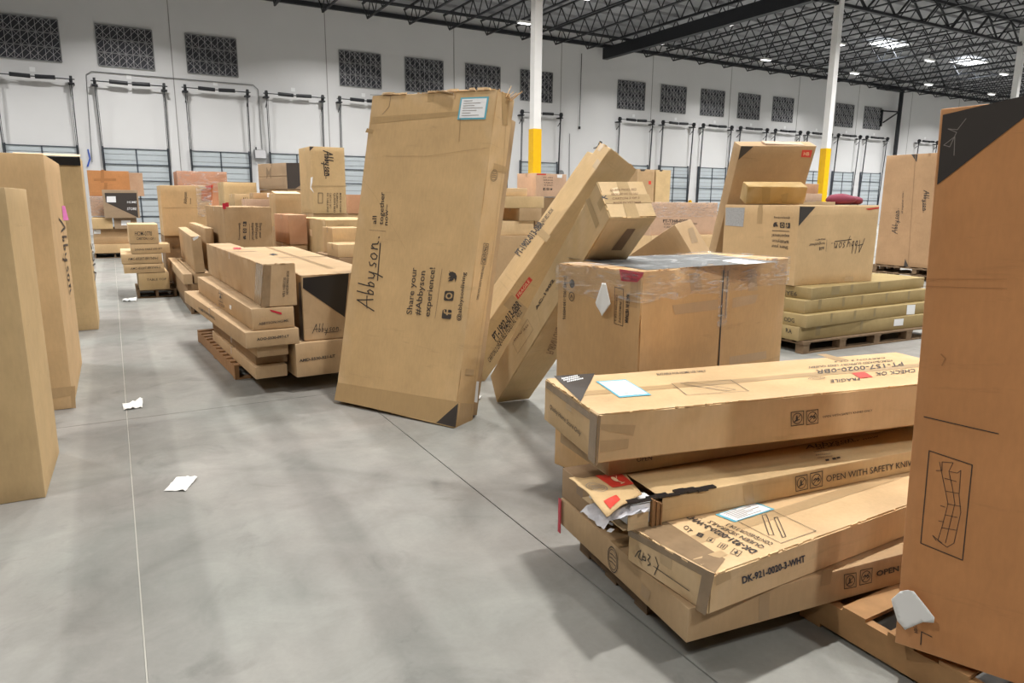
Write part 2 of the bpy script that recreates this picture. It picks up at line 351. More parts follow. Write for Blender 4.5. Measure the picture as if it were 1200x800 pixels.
def lamps():
    i = 0
    fix = None
    for yy in (-6, 3, 12.5, 17, 27, 32.1):
        for k in range(-1, 10):
            x = 1.4+8.7*k + (0 if yy > 15 else 2)
            if x > 85 or x < -20: continue
            r = empty('high_bay_lamp', (x, yy, 10.35)); tag(r, 'white high-bay ceiling lamp hanging among the roof joists', 'lamp', 'high-bay lamps under the roof')
            if fix is None:
                fix = [MB().box(-.36, .36, -.15, .15, 0, .10).build('housing', 'column_white', r), MB().box(-.32, .32, -.11, .11, -.012, 0).build('lens', 'lamp_glow', r),
                       MB().tube((0, 0, .1), (0, 0, 1.26), .015, 5).build('hanger', 'steel_dark', r)]
                ld = bpy.data.lights.new('lamp_light', 'AREA'); ld.shape = 'RECTANGLE'; ld.size = .64; ld.size_y = .22; ld.energy = LAMP_W; ld.spread = radians(140); ld.color = LAMP_COL
            else:
                for o in fix: c = o.copy(); COL.objects.link(c); c.parent = r
            dat = ld
            if k == -1 and yy < 20:      # unseen row added at lower power to lift left-facing carton sides
                if 'lamp_light_fill' not in bpy.data.lights: dd = ld.copy(); dd.name = 'lamp_light_fill'; dd.energy = LAMP_W*.62
                dat = bpy.data.lights['lamp_light_fill']
            l = bpy.data.objects.new('lamp_light', dat); COL.objects.link(l); l.parent = r; l.location = (0, 0, -.05)
    for (x, y) in ((43, 28.6), (53.0, 29.1), (30.5, 14), (11, 8), (62, 20), (-6, 14), (22, 2)):
        r = empty('skylight', (x, y, 11.43)); tag(r, kind='structure'); r.name = 'window_%d' % (40+i); i += 1
        MB().box(-1.2, 1.2, -.65, .65, 0, .03).build('skylight_pane', 'skylight_glow', r)
        MB().box(-1.28, 1.28, -.73, -.65, -.04, .04).box(-1.28, 1.28, .65, .73, -.04, .04).box(-1.28, -1.2, -.65, .65, -.04, .04).box(1.2, 1.28, -.65, .65, -.04, .04).build('skylight_frame', 'column_white', r)
        l2 = bpy.data.lights.new('skylight_light', 'AREA'); l2.shape = 'RECTANGLE'; l2.size = 2.3; l2.size_y = 1.2; l2.energy = SKY_W; l2.spread = radians(125); l2.color = (.95, .98, 1)
        l = bpy.data.objects.new('skylight_light', l2); COL.objects.link(l); l.parent = r; l.location = (0, 0, -.06)
lamps()

def wall_bits():
    c = MB(); pts = [(-.55, 36.95, 3.2), (-.42, 36.95, 6.9), (-.2, 36.95, 7.05), (6.5, 36.95, 7.05), (6.72, 36.95, 6.85), (6.74, 36.95, 4.05)]
    for a, b in zip(pts, pts[1:]): c.tube(a, b, .02, 6)
    tag(c.build('conduit', 'box_grey'), 'thin grey conduit bent around two dock doors on the left of the wall', 'conduit')
    r = empty('electrical_box', (6.62, 36.98, 3.6)); tag(r, 'grey electrical box on the wall between two dock doors above the half-black carton', 'electrical box')
    MB().box(-.27, .27, -.2, 0, 0, .42).build('housing', 'box_grey', r); MB().box(-.25, .25, -.215, -.2, .02, .40).build('door', 'grille_steel', r); MB().tube((-.18, -.1, .42), (-.18, -.1, .55), .03).build('gland', 'steel_dark', r)
    tag(MB().tube((25.66, 36.9, 10.45), (25.63, 36.9, 6.2), .02, 6).tube((25.63, 36.9, 6.2), (25.63, 36.9, 6.05), .07, 8).build('hanging_cable', 'steel_dark'), 'thin dark cable hanging down the bare wall between dock doors', 'cable')
    tag(MB().tube((24.95, 36.95, 5.75), (25.02, 36.95, .3), .02, 6).build('conduit', 'box_grey'), 'straight conduit below the hanging cable on the bare wall', 'conduit')
    r = empty('electrical_box', (24.3, 36.98, 3.1)); tag(r, 'small grey round-cornered box on the wall left of the leaning cartons', 'electrical box')
    MB().tube((0, 0, .25), (0, -.18, .25), .2, 10).build('housing', 'box_grey', r); MB().bar((.15, -.05, .3), (.4, -.02, .05), .03).build('gland', 'steel_dark', r)
    tag(MB().tube((-.75, 36.97, 3.0), (-.62, 36.97, 3.35), .035, 6).tube((-.62, 36.97, 3.35), (-.66, 36.97, 3.75), .03, 6).build('hanging_strap', 'blue_mark'), 'short blue strap hanging on the wall left of the first dock door', 'strap')
    r = empty('bollard', (33.9, 35.6, 0)); tag(r, 'small yellow bollard beside the far dock door', 'bollard')
    MB().tube((0, 0, 0), (0, 0, 1.75), .14, 12).build('post', 'guard_yellow', r); MB().tube((0, 0, 1.75), (0, 0, 1.82), .09, 12).build('cap', 'guard_yellow', r)
wall_bits()

# ---------------------------------------------------------------- cartons
FACES = {'front': ((0,0,0),(1,0,0),(0,0,1),(0,-1,0)), 'left': ((0,1,0),(0,-1,0),(0,0,1),(-1,0,0)),
         'top': ((0,0,1),(1,0,0),(0,1,0),(0,0,1)), 'right': ((1,0,0),(0,1,0),(0,0,1),(1,0,0))}
def disp(p, n, seed, amp):
    """inward dent of a face with normal n at point p"""
    q = Vector((p[0]*1.9+seed, p[1]*1.9+n[0]*7.3+n[1]*3.1, p[2]*1.9+n[2]*5.7))
    v = noise.noise(q)*.7 + noise.noise(q*2.7)*.3
    return -amp*(.5+.5*max(-1, min(1, v*1.6)))
def axis_lines(L, b, seam=None, step=.11):
    k = max(1, round((L-2*b)/step)); a = [0, b] + [b+(L-2*b)*i/k for i in range(1, k)] + [L-b, L]
    if seam is not None:
        a = [v for v in a if abs(v-seam) > .02 or v in (0, L)] + [seam-.008, seam-.0025, seam+.0025, seam+.008]
    return sorted(a)
def carton_body(dims, seed, amp, seam, fray, skip_end=0):
    L, Wd, H = dims; b = min(.007, min(dims)*.12)
    sx = sy = sz = None
    if seam == 'top': sy = Wd/2
    if seam == 'frontv': sx = L*.5
    if seam == 'lefth': sz = H/2
    A = [axis_lines(L, b, sx), axis_lines(Wd, b, sy), axis_lines(H, b, sz)]
    D = (L, Wd, H); S = (sx, sy, sz)
    idx = {}; V = []; Fc = []
    rnd = random.Random(int(seed*977))
    def vid(i, j, k):
        key = (i, j, k)
        if key in idx: return idx[key]
        ijk = key; p = [A[a][ijk[a]] for a in range(3)]
        ext = [a for a in range(3) if ijk[a] in (0, len(A[a])-1)]
        q = p[:]
        for a in ext:
            n = [0, 0, 0]; n[a] = -1 if ijk[a] == 0 else 1
            d = disp(p, n, seed, amp)
            if len(ext) > 1: d = d*.45 - b*.32 - (abs(noise.noise(Vector((p[0]*17+seed, p[1]*17, p[2]*17))))*.016*fray)
            if len(ext) == 1:
                for c in range(3):
                    if S[c] is not None and abs(p[c]-S[c]) < .004:
                        ok = (seam == 'top' and a == 2) or (seam == 'frontv' and a == 1) or (seam == 'lefth' and a == 0)
                        if ok: d -= .012
            q[a] += n[a]*d
        idx[key] = len(V); V.append(q); return idx[key]
    nx, ny, nz = len(A[0]), len(A[1]), len(A[2])
    for i in range(nx-1):
        for j in range(ny-1):
            Fc.append((vid(i,j,0), vid(i,j+1,0), vid(i+1,j+1,0), vid(i+1,j,0))); Fc.append((vid(i,j,nz-1), vid(i+1,j,nz-1), vid(i+1,j+1,nz-1), vid(i,j+1,nz-1)))
        for k in range(nz-1):
            Fc.append((vid(i,0,k), vid(i+1,0,k), vid(i+1,0,k+1), vid(i,0,k+1))); Fc.append((vid(i,ny-1,k), vid(i,ny-1,k+1), vid(i+1,ny-1,k+1), vid(i+1,ny-1,k)))
    for j in range(ny-1):
        for k in range(nz-1):
            if not skip_end: Fc.append((vid(0,j,k), vid(0,j,k+1), vid(0,j+1,k+1), vid(0,j+1,k)))
            Fc.append((vid(nx-1,j,k), vid(nx-1,j+1,k), vid(nx-1,j+1,k+1), vid(nx-1,j,k+1)))
    return V, Fc

FONT_CACHE = {}
def text2d(s, bold):
    key = (s, bold)
    if key in FONT_CACHE: return FONT_CACHE[key]
    cu = bpy.data.curves.new('lettering', 'FONT'); cu.body = s; cu.resolution_u = 2; cu.size = 1; cu.offset = .03 if bold else .006
    ob = bpy.data.objects.new('lettering', cu); me = ob.to_mesh()
    vs = [(v.co.x, v.co.y) for v in me.vertices]; fs = [tuple(p.vertices) for p in me.polygons]
    ob.to_mesh_clear(); bpy.data.objects.remove(ob); bpy.data.curves.remove(cu)
    x0 = min(v[0] for v in vs); x1 = max(v[0] for v in vs)
    vs = [((x-x0)/(x1-x0), y/.70) for x, y in vs]
    FONT_CACHE[key] = (vs, fs); return vs, fs
def stroke(pts, w, closed=False):
    """flat ribbon along 2D points"""
    P = [Vector(p) for p in pts]; vs = []; fs = []
    if closed: P = P+[P[0]]
    for a, b in zip(P, P[1:]):
        d = b-a
        if d.length < 1e-6: continue
        d.normalize(); n = Vector((-d.y, d.x))*w/2; e = d*w*.35
        k = len(vs); vs += [a-e-n, b+e-n, b+e+n, a-e+n]; fs.append((k, k+1, k+2, k+3))
    return [tuple(v) for v in vs], fs
def circ(cx, cy, r, n=18, ry=None): return [(cx+r*cos(2*pi*i/n), cy+(ry or r)*sin(2*pi*i/n)) for i in range(n)]
# unit designs: ('s', points, closed) strokes with a relative width, ('f', points) filled
SCRIPT = [[(0,-.12),(.06,.45),(.125,1.0),(.135,.5),(.15,0)],[(.03,.33),(.10,.38),(.19,.40)],[(.245,1.05),(.225,.5),(.215,.02)],[(.22,.25),(.255,.40),(.275,.25),(.25,.04),(.215,.02)],
 [(.35,1.02),(.33,.5),(.32,.02)],[(.325,.25),(.36,.40),(.38,.25),(.355,.04),(.32,.02)],[(.43,.42),(.435,.12),(.47,.05),(.50,.2),(.515,.42)],[(.515,.42),(.49,-.1),(.455,-.45)],
 [(.645,.45),(.60,.38),(.60,.27),(.635,.15),(.62,.02),(.58,.04)],[(.72,.40),(.685,.25),(.69,.05),(.73,0),(.765,.2),(.75,.38),(.72,.40)],[(.82,.02),(.83,.42)],[(.825,.2),(.86,.40),(.885,.36),(.89,.05),(.92,.0)],[(.97,.0),(.985,.0)],
 [(.41,-.16),(.6,-.14),(.90,-.12)]]
def design(kind, P, w, s=None):
    """returns list of (verts2d, faces) in face coordinates for a design spanned by p0,p1,p2"""
    p0, p1, p2 = [Vector(q) for q in P[:3]]; U = p1-p0; V = p2-p0
    T = lambda x, y: tuple(p0+U*x+V*y)
    sz = min(U.length, V.length); out = []
    S = lambda pts, ww, cl=False: out.append(stroke([T(*q) for q in pts], ww, cl))
    Fl = lambda pts: out.append(([T(*q) for q in pts], [tuple(range(len(pts)))]))
    if kind == 'script':
        for q in SCRIPT: S(q, w)
    elif kind == 'frame': S([(0,0),(1,0),(1,1),(0,1)], w, True)
    elif kind == 'ring': S(circ(.5,.5,.5), w, True); S([(.3,.3),(.5,.7),(.7,.3)], w)
    elif kind == 'disc': Fl(circ(.5,.5,.5))
    elif kind == 'square': Fl([(0,0),(1,0),(1,1),(0,1)])
    elif kind in ('stamp', 'stampbox'):
        S(circ(.5,.5,.48,20), w, True); S(circ(.5,.5,.38,20), w*.7, True)
        for y in (.35,.5,.65): S([(.22,y),(.45,y+.03),(.78,y)], w)
        if kind == 'stampbox': S([(0,0),(1,0),(1,1),(0,1)], w, True)
    elif kind in ('noknife', 'nohook'):
        ww = sz*.055
        S([(0,0),(1,0),(1,1),(0,1)], ww, True); S(circ(.5,.5,.38), ww, True); S([(.24,.26),(.76,.74)], ww)
        if kind == 'noknife': Fl([(.42,.72),(.5,.72),(.56,.34),(.42,.3),(.38,.5)]); S([(.3,.3),(.66,.4)], ww*1.3)
        else: S([(.28,.5),(.42,.6),(.52,.5),(.7,.56),(.74,.44),(.6,.38)], ww*1.6)
    elif kind in ('arrowbox', 'pipes'):
        ww = sz*.07; S([(0,0),(1,0),(1,1),(0,1)], ww, True)
        if kind == 'arrowbox': Fl([(.2,.45),(.8,.45),(.5,.85)]); S([(.5,.15),(.5,.5)], ww*2)
        else:
            for x in (.3,.62): S([(x,.15),(x,.85)], ww*2)
    elif kind == 'fsq':
        # rounded square with an f cut out: build as pieces around the letter
        Fl([(.0,.1),(.1,0),(.52,0),(.52,.38),(.40,.38),(.40,.55),(.0,.55)]); Fl([(0,.55),(.52,.55),(.56,.75),(.70,.86),(.92,.86),(.9,.97),(.1,1),(0,.9)])
        Fl([(.70,0),(.9,0),(1,.1),(1,.38),(.70,.38)]); Fl([(.70,.55),(1,.55),(1,.9),(.92,.72),(.72,.70)])
    elif kind == 'camera':
        Fl([(0,.1),(.1,0),(.9,0),(1,.1),(1,.28),(.78,.28),(.62,.14),(.38,.14),(.22,.28),(0,.28)]); Fl([(0,.72),(.22,.72),(.38,.86),(.62,.86),(.78,.72),(1,.72),(1,.9),(.9,1),(.1,1),(0,.9)])
        Fl([(0,.28),(.22,.28),(.16,.5),(.22,.72),(0,.72)]); Fl([(1,.28),(1,.72),(.78,.72),(.84,.5),(.78,.28)]); Fl(circ(.5,.5,.20,12))
    elif kind == 'bird':
        Fl([(.0,.16),(.25,.18),(.35,.30),(.3,.48),(.28,.9),(.5,.62),(.5,.30),(.3,.05)]); Fl([(.3,.05),(.55,.04),(.8,.2),(.92,.5),(.88,.72),(.72,.86),(.56,.8),(.5,.62),(.5,.3)])
        Fl([(.88,.72),(1,.84),(.86,.8)]); Fl([(.08,.5),(.05,.85),(.28,.66),(.3,.48),(.35,.3),(.2,.34)])
    elif kind == 'glass':
        ww = sz*.06; Fl(circ(.42,.62,.22,12,.26)); S([(.5,.4),(.62,.12)], ww*2); S([(.42,.08),(.82,.16)], ww*2); S([(.7,.7),(.9,.9)], ww)
    elif kind == 'scrib':
        for y in (.9,.55,.2):
            S([(0+.05*j+.1*(y<.5), y+(.16 if j % 2 else -.06)) for j in range(0, 18)], .004)
    elif kind == 'scrib2':
        S([(0,.2),(.1,.7),(.2,.9),(.15,.3),(.3,.2)], .004); S([(.32,.8),(.3,.3),(.45,.35),(.4,.6),(.3,.5)], .004); S([(.5,.9),(.6,.8),(.52,.5),(.65,.3),(.55,.1)], .004); S([(.8,1),(.95,.5),(.85,-.3)], .004)
    elif kind == 'text':
        vs, fs = text2d(s[0], s[1]); out.append(([T(*v) for v in vs], fs))
    return out

LAY = .0009
def place2d(pieces, face, dims, seed, amp, off, subdiv=0):
    o, sd, td, n = [Vector(a) for a in FACES[face]]; D = Vector(dims); O = Vector((o.x*D.x, o.y*D.y, o.z*D.z))
    Vs = []; Fs = []
    for vs, fs in pieces:
        if subdiv:
            bm = bmesh.new(); bv = [bm.verts.new((x, y, 0)) for x, y in vs]
            for f in fs:
                try: bm.faces.new([bv[i] for i in f])
                except ValueError: pass
            bmesh.ops.triangulate(bm, faces=bm.faces[:])
            for it in range(5):
                ed = [e for e in bm.edges if e.calc_length() > .12]
                if not ed: break
                bmesh.ops.subdivide_edges(bm, edges=ed, cuts=1); bmesh.ops.triangulate(bm, faces=[f for f in bm.faces if len(f.verts) > 3])
            bm.verts.index_update(); vs = [(v.co.x, v.co.y) for v in bm.verts]; fs = [tuple(v.index for v in f.verts) for f in bm.faces]; bm.free()
        k = len(Vs)
        for s, t in vs:
            p = O+sd*s+td*t; p = p + n*(disp(p, n, seed, amp)+off); Vs.append(p)
        for f in fs:
            a, b, c = [Vector((vs[f[i]][0], vs[f[i]][1], 0)) for i in (0, 1, 2)]
            # keep windings outward
            ar = sum(vs[f[i]][0]*vs[f[(i+1) % len(f)]][1]-vs[f[(i+1) % len(f)]][0]*vs[f[i]][1] for i in range(len(f)))
            Fs.append(tuple(k+i for i in (f if ar > 0 else f[::-1])))
    return Vs, Fs

CATS = {'long_carton':'carton','tall_carton':'carton','flat_carton':'carton','thin_carton':'carton','torn_carton':'carton','wrapped_carton':'carton','carton':'carton'}
TUNE = {}
def make_carton(key, d):
    P = d['P']; x, y, z, yaw, L, Wd, H, tx, ty = P
    seed = (sum(ord(c)*(i+3) for i, c in enumerate(key)) % 97)*.73
    root = empty(d['name'], (x, y, z))
    root.matrix_world = Matrix.Translation((x, y, z)) @ Matrix.Rotation(radians(yaw), 4, 'Z') @ Matrix.Rotation(radians(tx), 4, 'X') @ Matrix.Rotation(radians(ty), 4, 'Y')
    tag(root, d['label'], 'carton', d.get('group'))
    rnd = random.Random(int(seed*100)); c = CARD[d['col']]; k = 1+rnd.uniform(-.03, .03); col = (c[0]*k*.965, c[1]*k*.955, c[2]*k*.91, 1)
    dims = (L, Wd, H); amp = d.get('amp', .0035)
    if min(dims) < .2: amp = min(amp, .002)
    seam = d.get('seam') or None; fray = d.get('fray', 0)
    V, Fc = carton_body(dims, seed, amp, seam, fray)
    if d.get('custom') == 'torn':
        torn_carton(root, dims, col)
        V, Fc = carton_body((L-.17, Wd, H), seed, amp, None, 0, skip_end=1); V = [(v[0]+.17, v[1], v[2]) for v in V]
    if d.get('crush'):
        for v in V:
            q = max(0, 1-(Vector(v)-Vector((0, Wd, H))).length/.08); v[0] += .05*q; v[1] -= .07*q; v[2] -= .09*q+.02*q*noise.noise(Vector(v)*40)
    body = mesh_obj('body', V, Fc, 'cardboard', root, True, col)
    body.data.set_sharp_from_angle(angle=radians(38))
    if d.get('crush'):
        t = MB(); rr = random.Random(5)
        for i in range(7):
            a = Vector((.02+rr.uniform(0, .08), Wd-.02-rr.uniform(0, .08), H-.06)); b_ = a+Vector((rr.uniform(-.03, .03), rr.uniform(-.02, .05), rr.uniform(.03, .09))); t.bar(a, b_, .04, .006)
        t.build('torn_edge', 'ink', root)
    # tape along seams that photo-visible cartons of any kind have
    top = place2d([([(0, Wd/2-.03), (L, Wd/2-.03), (L, Wd/2+.03), (0, Wd/2+.03)], [(0, 1, 2, 3)])], 'top', dims, seed, amp, .0012, 1)
    if seam != 'top' and min(L, Wd) > .2 and not d.get('custom') and key not in ('MB',):
        mesh_obj('tape', *top, 'tape', root, False, col)
        e = place2d([([(Wd/2-.03, H-.07), (Wd/2+.03, H-.07), (Wd/2+.03, H), (Wd/2-.03, H)], [(0, 1, 2, 3)])], 'left', dims, seed, amp, .0012, 1)
        mesh_obj('tape', *e, 'tape', root, False, col)
    if seam == 'top':   # strip over the slit, then open beyond it
        e = place2d([([(0, Wd/2-.035), (L*.97, Wd/2-.035), (L*.97, Wd/2+.035), (0, Wd/2+.035)], [(0, 1, 2, 3)])], 'top', dims, seed, 0, .0004, 1)
        mesh_obj('tape', *e, 'tape', root, False, col)
    if fray:
        # pale rubbed paper curling along the upper edges
        fr = MB(); n = int((L+Wd)*14)
        for i in range(n):
            s = rnd.random(); ln = rnd.uniform(.006, .045); h = rnd.uniform(.0, .0035); q = rnd.uniform(.002, .005)
            if rnd.random() < L/(L+Wd): a = s*(L-.08)+.01; fr.box(a, a+ln, -.0015, q, H-q, H+h)
            else: a = s*(Wd-.08)+.01; fr.box(-.0015, q, a, a+ln, H-q, H+h)
        fr.build('frayed_edge', 'frayed_paper', root, col)['kind'] = 'stuff'
    groups = {}
    for i, e in enumerate(d['dec']):
        k = e['kind']; mat = e.get('mat', 'ink'); lay = e.get('lay', 2 if k not in ('tape',) else 1)
        if mat == 'rust': mat = 'rust_ink'
        if k == 'tape':
            vs, fs = place2d([([tuple(q) for q in e['p']], [tuple(range(len(e['p'])))])], e['face'], dims, seed, amp, .0008+LAY*lay, 1)
            mesh_obj('tape', vs, fs, 'tape', root, False, col)
        elif k == 'poly':
            vs, fs = place2d([([tuple(q) for q in e['p']], [tuple(range(len(e['p'])))])], e['face'], dims, seed, amp, .0008+LAY*lay, 1)
            o = mesh_obj(e.get('part', 'printed_patch'), vs, fs, mat, root)
            lb = {'ink': None, 'white': None, 'red': 'red', 'pink': 'pink'}.get(mat)
        elif k == 'label':
            p0, p1, p2 = [Vector(q) for q in e['p'][:3]]; U = p1-p0; Vv = p2-p0; T = lambda a, b: tuple(p0+U*a+Vv*b)
            vs, fs = place2d([([T(0,0), T(1,0), T(1,1), T(0,1)], [(0,1,2,3)])], e['face'], dims, seed, amp, .0008+LAY*2, 1)
            o = mesh_obj('shipping_label', vs, fs, 'cyan', root); o['label'] = 'white label with a cyan border'
            vs, fs = place2d([([T(.06,.07), T(.94,.07), T(.94,.93), T(.06,.93)], [(0,1,2,3)])], e['face'], dims, seed, amp, .0008+LAY*3, 1)
            mesh_obj('label_sheet', vs, fs, 'white', o)
            pc = []
            for r_ in range(7):
                y_ = .84-r_*.11; pc.append(stroke([T(.14, y_), T(.14+.1*((r_*3) % 5+3), y_)], .004))
            vs, fs = place2d(pc, e['face'], dims, seed, amp, .0008+LAY*4); mesh_obj('label_lines', vs, fs, 'grey', o)
        else:
            if k == 'line': pcs = [stroke([tuple(q) for q in e['p']], e.get('w', .003))]
            else: pcs = design(k, e['p'], e.get('w', .003), (e.get('s', ''), e.get('b', 0)))
            big = k in ('script',)
            nm = 'crease' if mat in ('crease', 'dirt') else e.get('part', 'script_name' if big else 'printed_lettering' if k == 'text' else 'printed_symbol' if k not in ('line', 'frame') else 'print_and_gap_lines')
            groups.setdefault((nm, mat, e['face']), []).append((pcs, lay, k == 'line'))
    for (nm, mat, face), items in groups.items():
        Vs = []; Fs = []
        for pcs, lay, sub in items:
            vs, fs = place2d(pcs, face, dims, seed, amp, .0010+LAY*lay, 1 if sub else 0); k = len(Vs); Vs += vs; Fs += [tuple(k+i for i in f) for f in fs]
        mesh_obj(nm, Vs, Fs, mat, root, False, col)
    if d.get('film'): film(root, dims, seed)
    return root

def torn_carton(root, dims, col):
    L, Wd, H = dims; x1 = .17
    rr = random.Random(3)
    # remains of bottom, lower front lip, back wall
    MB().box(.0, x1+.01, .004, Wd-.004, 0, .004).build('bottom_flap', 'cardboard', root, col)
    MB().box(.015, .11, -.006, -.001, 0, .062, Matrix.Rotation(radians(3), 4, 'Z')).build('torn_front_lip', 'cardboard', root, col)
    # crumpled corrugated fold at the break
    f = MB()
    for i in range(5): f.box(.118+i*.010, .124+i*.010, -.014+.004*(i % 2), .004, .002, H+.006-.006*i)
    f.build('corrugated_fold', 'corrugated', root)
    # white foam block and thin torn plastic
    MB().box(.03, .16, .01, .11, .012, .088).build('foam_block', 'foam', root)
    MB().box(.02, .16, .13, .30, .012, .07).build('foam_block', 'foam', root)
    MB().box(.03, .112, -.004, .008, .0635, .098).build('foam_block', 'foam', root)
    n = 9; V = []; Fc = []
    for i in range(n):
        for j in range(n):
            s = i/(n-1); t = j/(n-1)
            V.append((-.10+.20*s+.02*noise.noise(Vector((i*.9, j*.7, 1))), -.02+.17*t+.02*noise.noise(Vector((i*.8, j*1.1, 5))), .035+.06*sin(s*2.2)*.8+.028*noise.noise(Vector((i*1.7, j*1.9, 9)))))
    for i in range(n-1):
        for j in range(n-1): Fc.append((i*n+j, (i+1)*n+j, (i+1)*n+j+1, i*n+j+1))
    o = mesh_obj('crumpled_wrap', V, Fc, 'crumpled', root, True)
    # lifted top flap with print, curling beyond the end
    n = 12; V = []; Fc = []
    A, B_, C_, D_ = Vector((.166, .264)), Vector((.115, .058)), Vector((-.105, -.045)), Vector((-.10, .262))
    def fh(x, y):
        q = max(0, (.15-x)/.25)
        return H+.0035+.022*q*q-.035*q*q*max(0, (.10-y)/.15)+.006*noise.noise(Vector((x*22, y*22, 2)))*q
    def flap(s, t):
        p = A.lerp(D_, s).lerp(B_.lerp(C_, s), t); w = .008*noise.noise(Vector((s*6, t*6, 3)))
        return Vector((p.x+w, p.y+w, fh(p.x+w, p.y+w)))
    for side in (0, 1):
        for i in range(n):
            for j in range(n):
                p = flap(i/(n-1), j/(n-1)); p.z -= side*.003; V.append(p)
    N = n*n
    for i in range(n-1):
        for j in range(n-1):
            a, b, c_, d_ = i*n+j, i*n+j+1, (i+1)*n+j+1, (i+1)*n+j
            Fc.append((a, b, c_, d_)); Fc.append((N+d_, N+c_, N+b, N+a))
    for q in range(n-1):
        Fc.append((q, N+q, N+q+1, q+1)); e = (n-1)*n+q; Fc.append((e+1, N+e+1, N+e, e)); e = q*n; Fc.append((e+n, N+e+n, N+e, e)); e = q*n+n-1; Fc.append((e, N+e, N+e+n, e+n))
    fl_ = mesh_obj('torn_top_flap', V, Fc, 'cardboard', root, True, col)
    def onflap(pcs, mat, nm, k_=.0025):
        Vs = []; Fs = []
        for vs, fs in pcs:
            k = len(Vs); Vs += [Vector((x, y, fh(x, y)+k_)) for x, y in vs]; Fs += [tuple(k+i for i in f) for f in fs]
        mesh_obj(nm, Vs, Fs, mat, fl_)
    g = 10
    def patch(q4):
        a, b, c, d = [Vector(q) for q in q4]; P_ = [tuple(a.lerp(b, i/g).lerp(d.lerp(c, i/g), j/g)) for i in range(g+1) for j in range(g+1)]
        return P_, [(i*(g+1)+j, (i+1)*(g+1)+j, (i+1)*(g+1)+j+1, i*(g+1)+j+1) for i in range(g) for j in range(g)]
    onflap([patch([(0.027, 0.27), (0.148, 0.276), (0.136, 0.147), (0.032, 0.139)])], 'red', 'fragile_label'); onflap([patch([(-0.069, 0.041), (0.005, 0.069), (0.004, 0.036), (-0.072, -0.014)])], 'red', 'red_print')
    cx, cy = (-0.033, 0.154)
    onflap([stroke(circ(cx, cy, .042), .003, True), stroke(circ(cx, cy, .032), .002, True)]+[stroke([(cx-.026, cy+o), (cx+.026, cy+o+.003)], .0035) for o in (-.016, -.006, .004, .014)], 'grey', 'round_stamp')
    onflap(design('glass', [(GX, GY) for GX, GY in [(0.063, 0.151), (0.116, 0.158), (0.064, 0.245)]], .003), 'cream', 'glass_symbol', .0038)
    # dark torn tape remains along the top front edge
    dk = MB()
    for i in range(9):
        x0 = .02+i*.045; dk.box(x0, x0+.05, -.003+rr.uniform(-.004, .002), .022+rr.uniform(-.006, .012), H-.002+rr.uniform(0, .003), H+.004+rr.uniform(0, .004), Matrix.Rotation(rr.uniform(-.03, .03), 4, 'Z'))
    dk.build('torn_tape', 'ink2', root)
    cr = MB()
    for i in range(6):
        a = Vector((-.05+.02*i, .0+.03*i, .02)); cr.bar(a, a+Vector((rr.uniform(-.05, 0), rr.uniform(-.05, .02), rr.uniform(-.015, .02))), .018, .002)
    cr.build('torn_shreds', 'foam', root)

def film(root, dims, seed):
    L, Wd, H = dims; n = 40; V = []; Fc = []
    # wrap: strip following the perimeter of the upper part
    per = [(0, 0), (L, 0), (L, Wd), (0, Wd)]; loop = []
    for i in range(4):
        a, b = Vector(per[i]), Vector(per[(i+1) % 4]); k = max(4, int((b-a).length/.05))
        for j in range(k): loop.append(a.lerp(b, j/k))
    c0 = Vector((L/2, Wd/2)); rows = 7; m_ = len(loop)
    for r in range(rows):
        z = H+.006-(.16*r/(rows-1))
        for i, p in enumerate(loop):
            d = (p-c0); off = Vector((math.copysign(1, d.x) if abs(abs(d.x)-L/2) < 1e-4 else 0, math.copysign(1, d.y) if abs(abs(d.y)-Wd/2) < 1e-4 else 0))
            q = .005+.006*abs(noise.noise(Vector((p.x*14, p.y*14, z*9+seed))))
            zz = z + (.03*noise.noise(Vector((p.x*6, p.y*6, seed))) if r == rows-1 else 0)
            V.append((p.x+off.x*q, p.y+off.y*q, zz))
    for r in range(rows-1):
        for i in range(m_): Fc.append((r*m_+i, r*m_+(i+1) % m_, (r+1)*m_+(i+1) % m_, (r+1)*m_+i))
    k = len(V); nx, ny = 24, 12
    for i in range(nx+1):
        for j in range(ny+1): V.append((L*i/nx, Wd*j/ny, H+.006+.004*noise.noise(Vector((i*.9, j*.9, seed)))))
    for i in range(nx):
        for j in range(ny): Fc.append((k+i*(ny+1)+j, k+(i+1)*(ny+1)+j, k+(i+1)*(ny+1)+j+1, k+i*(ny+1)+j+1))
    mesh_obj('stretch_film', V, Fc, 'film', root, True)
    s = MB(); rr = random.Random(2); xc = L*.5
    V = []; Fc = []; nz = 14
    for i in range(nz+1):
        for j in range(6):
            V.append((xc-.05+.02*j+.008*noise.noise(Vector((i*2.1, j*3, 1))), -.006-.006*abs(noise.noise(Vector((i*1.3, j*2.2, 7)))), H-.36*i/nz))
    for i in range(nz):
        for j in range(5): Fc.append((i*6+j, (i+1)*6+j, (i+1)*6+j+1, i*6+j+1))
    mesh_obj('stretch_film', V, Fc, 'film', root, True)

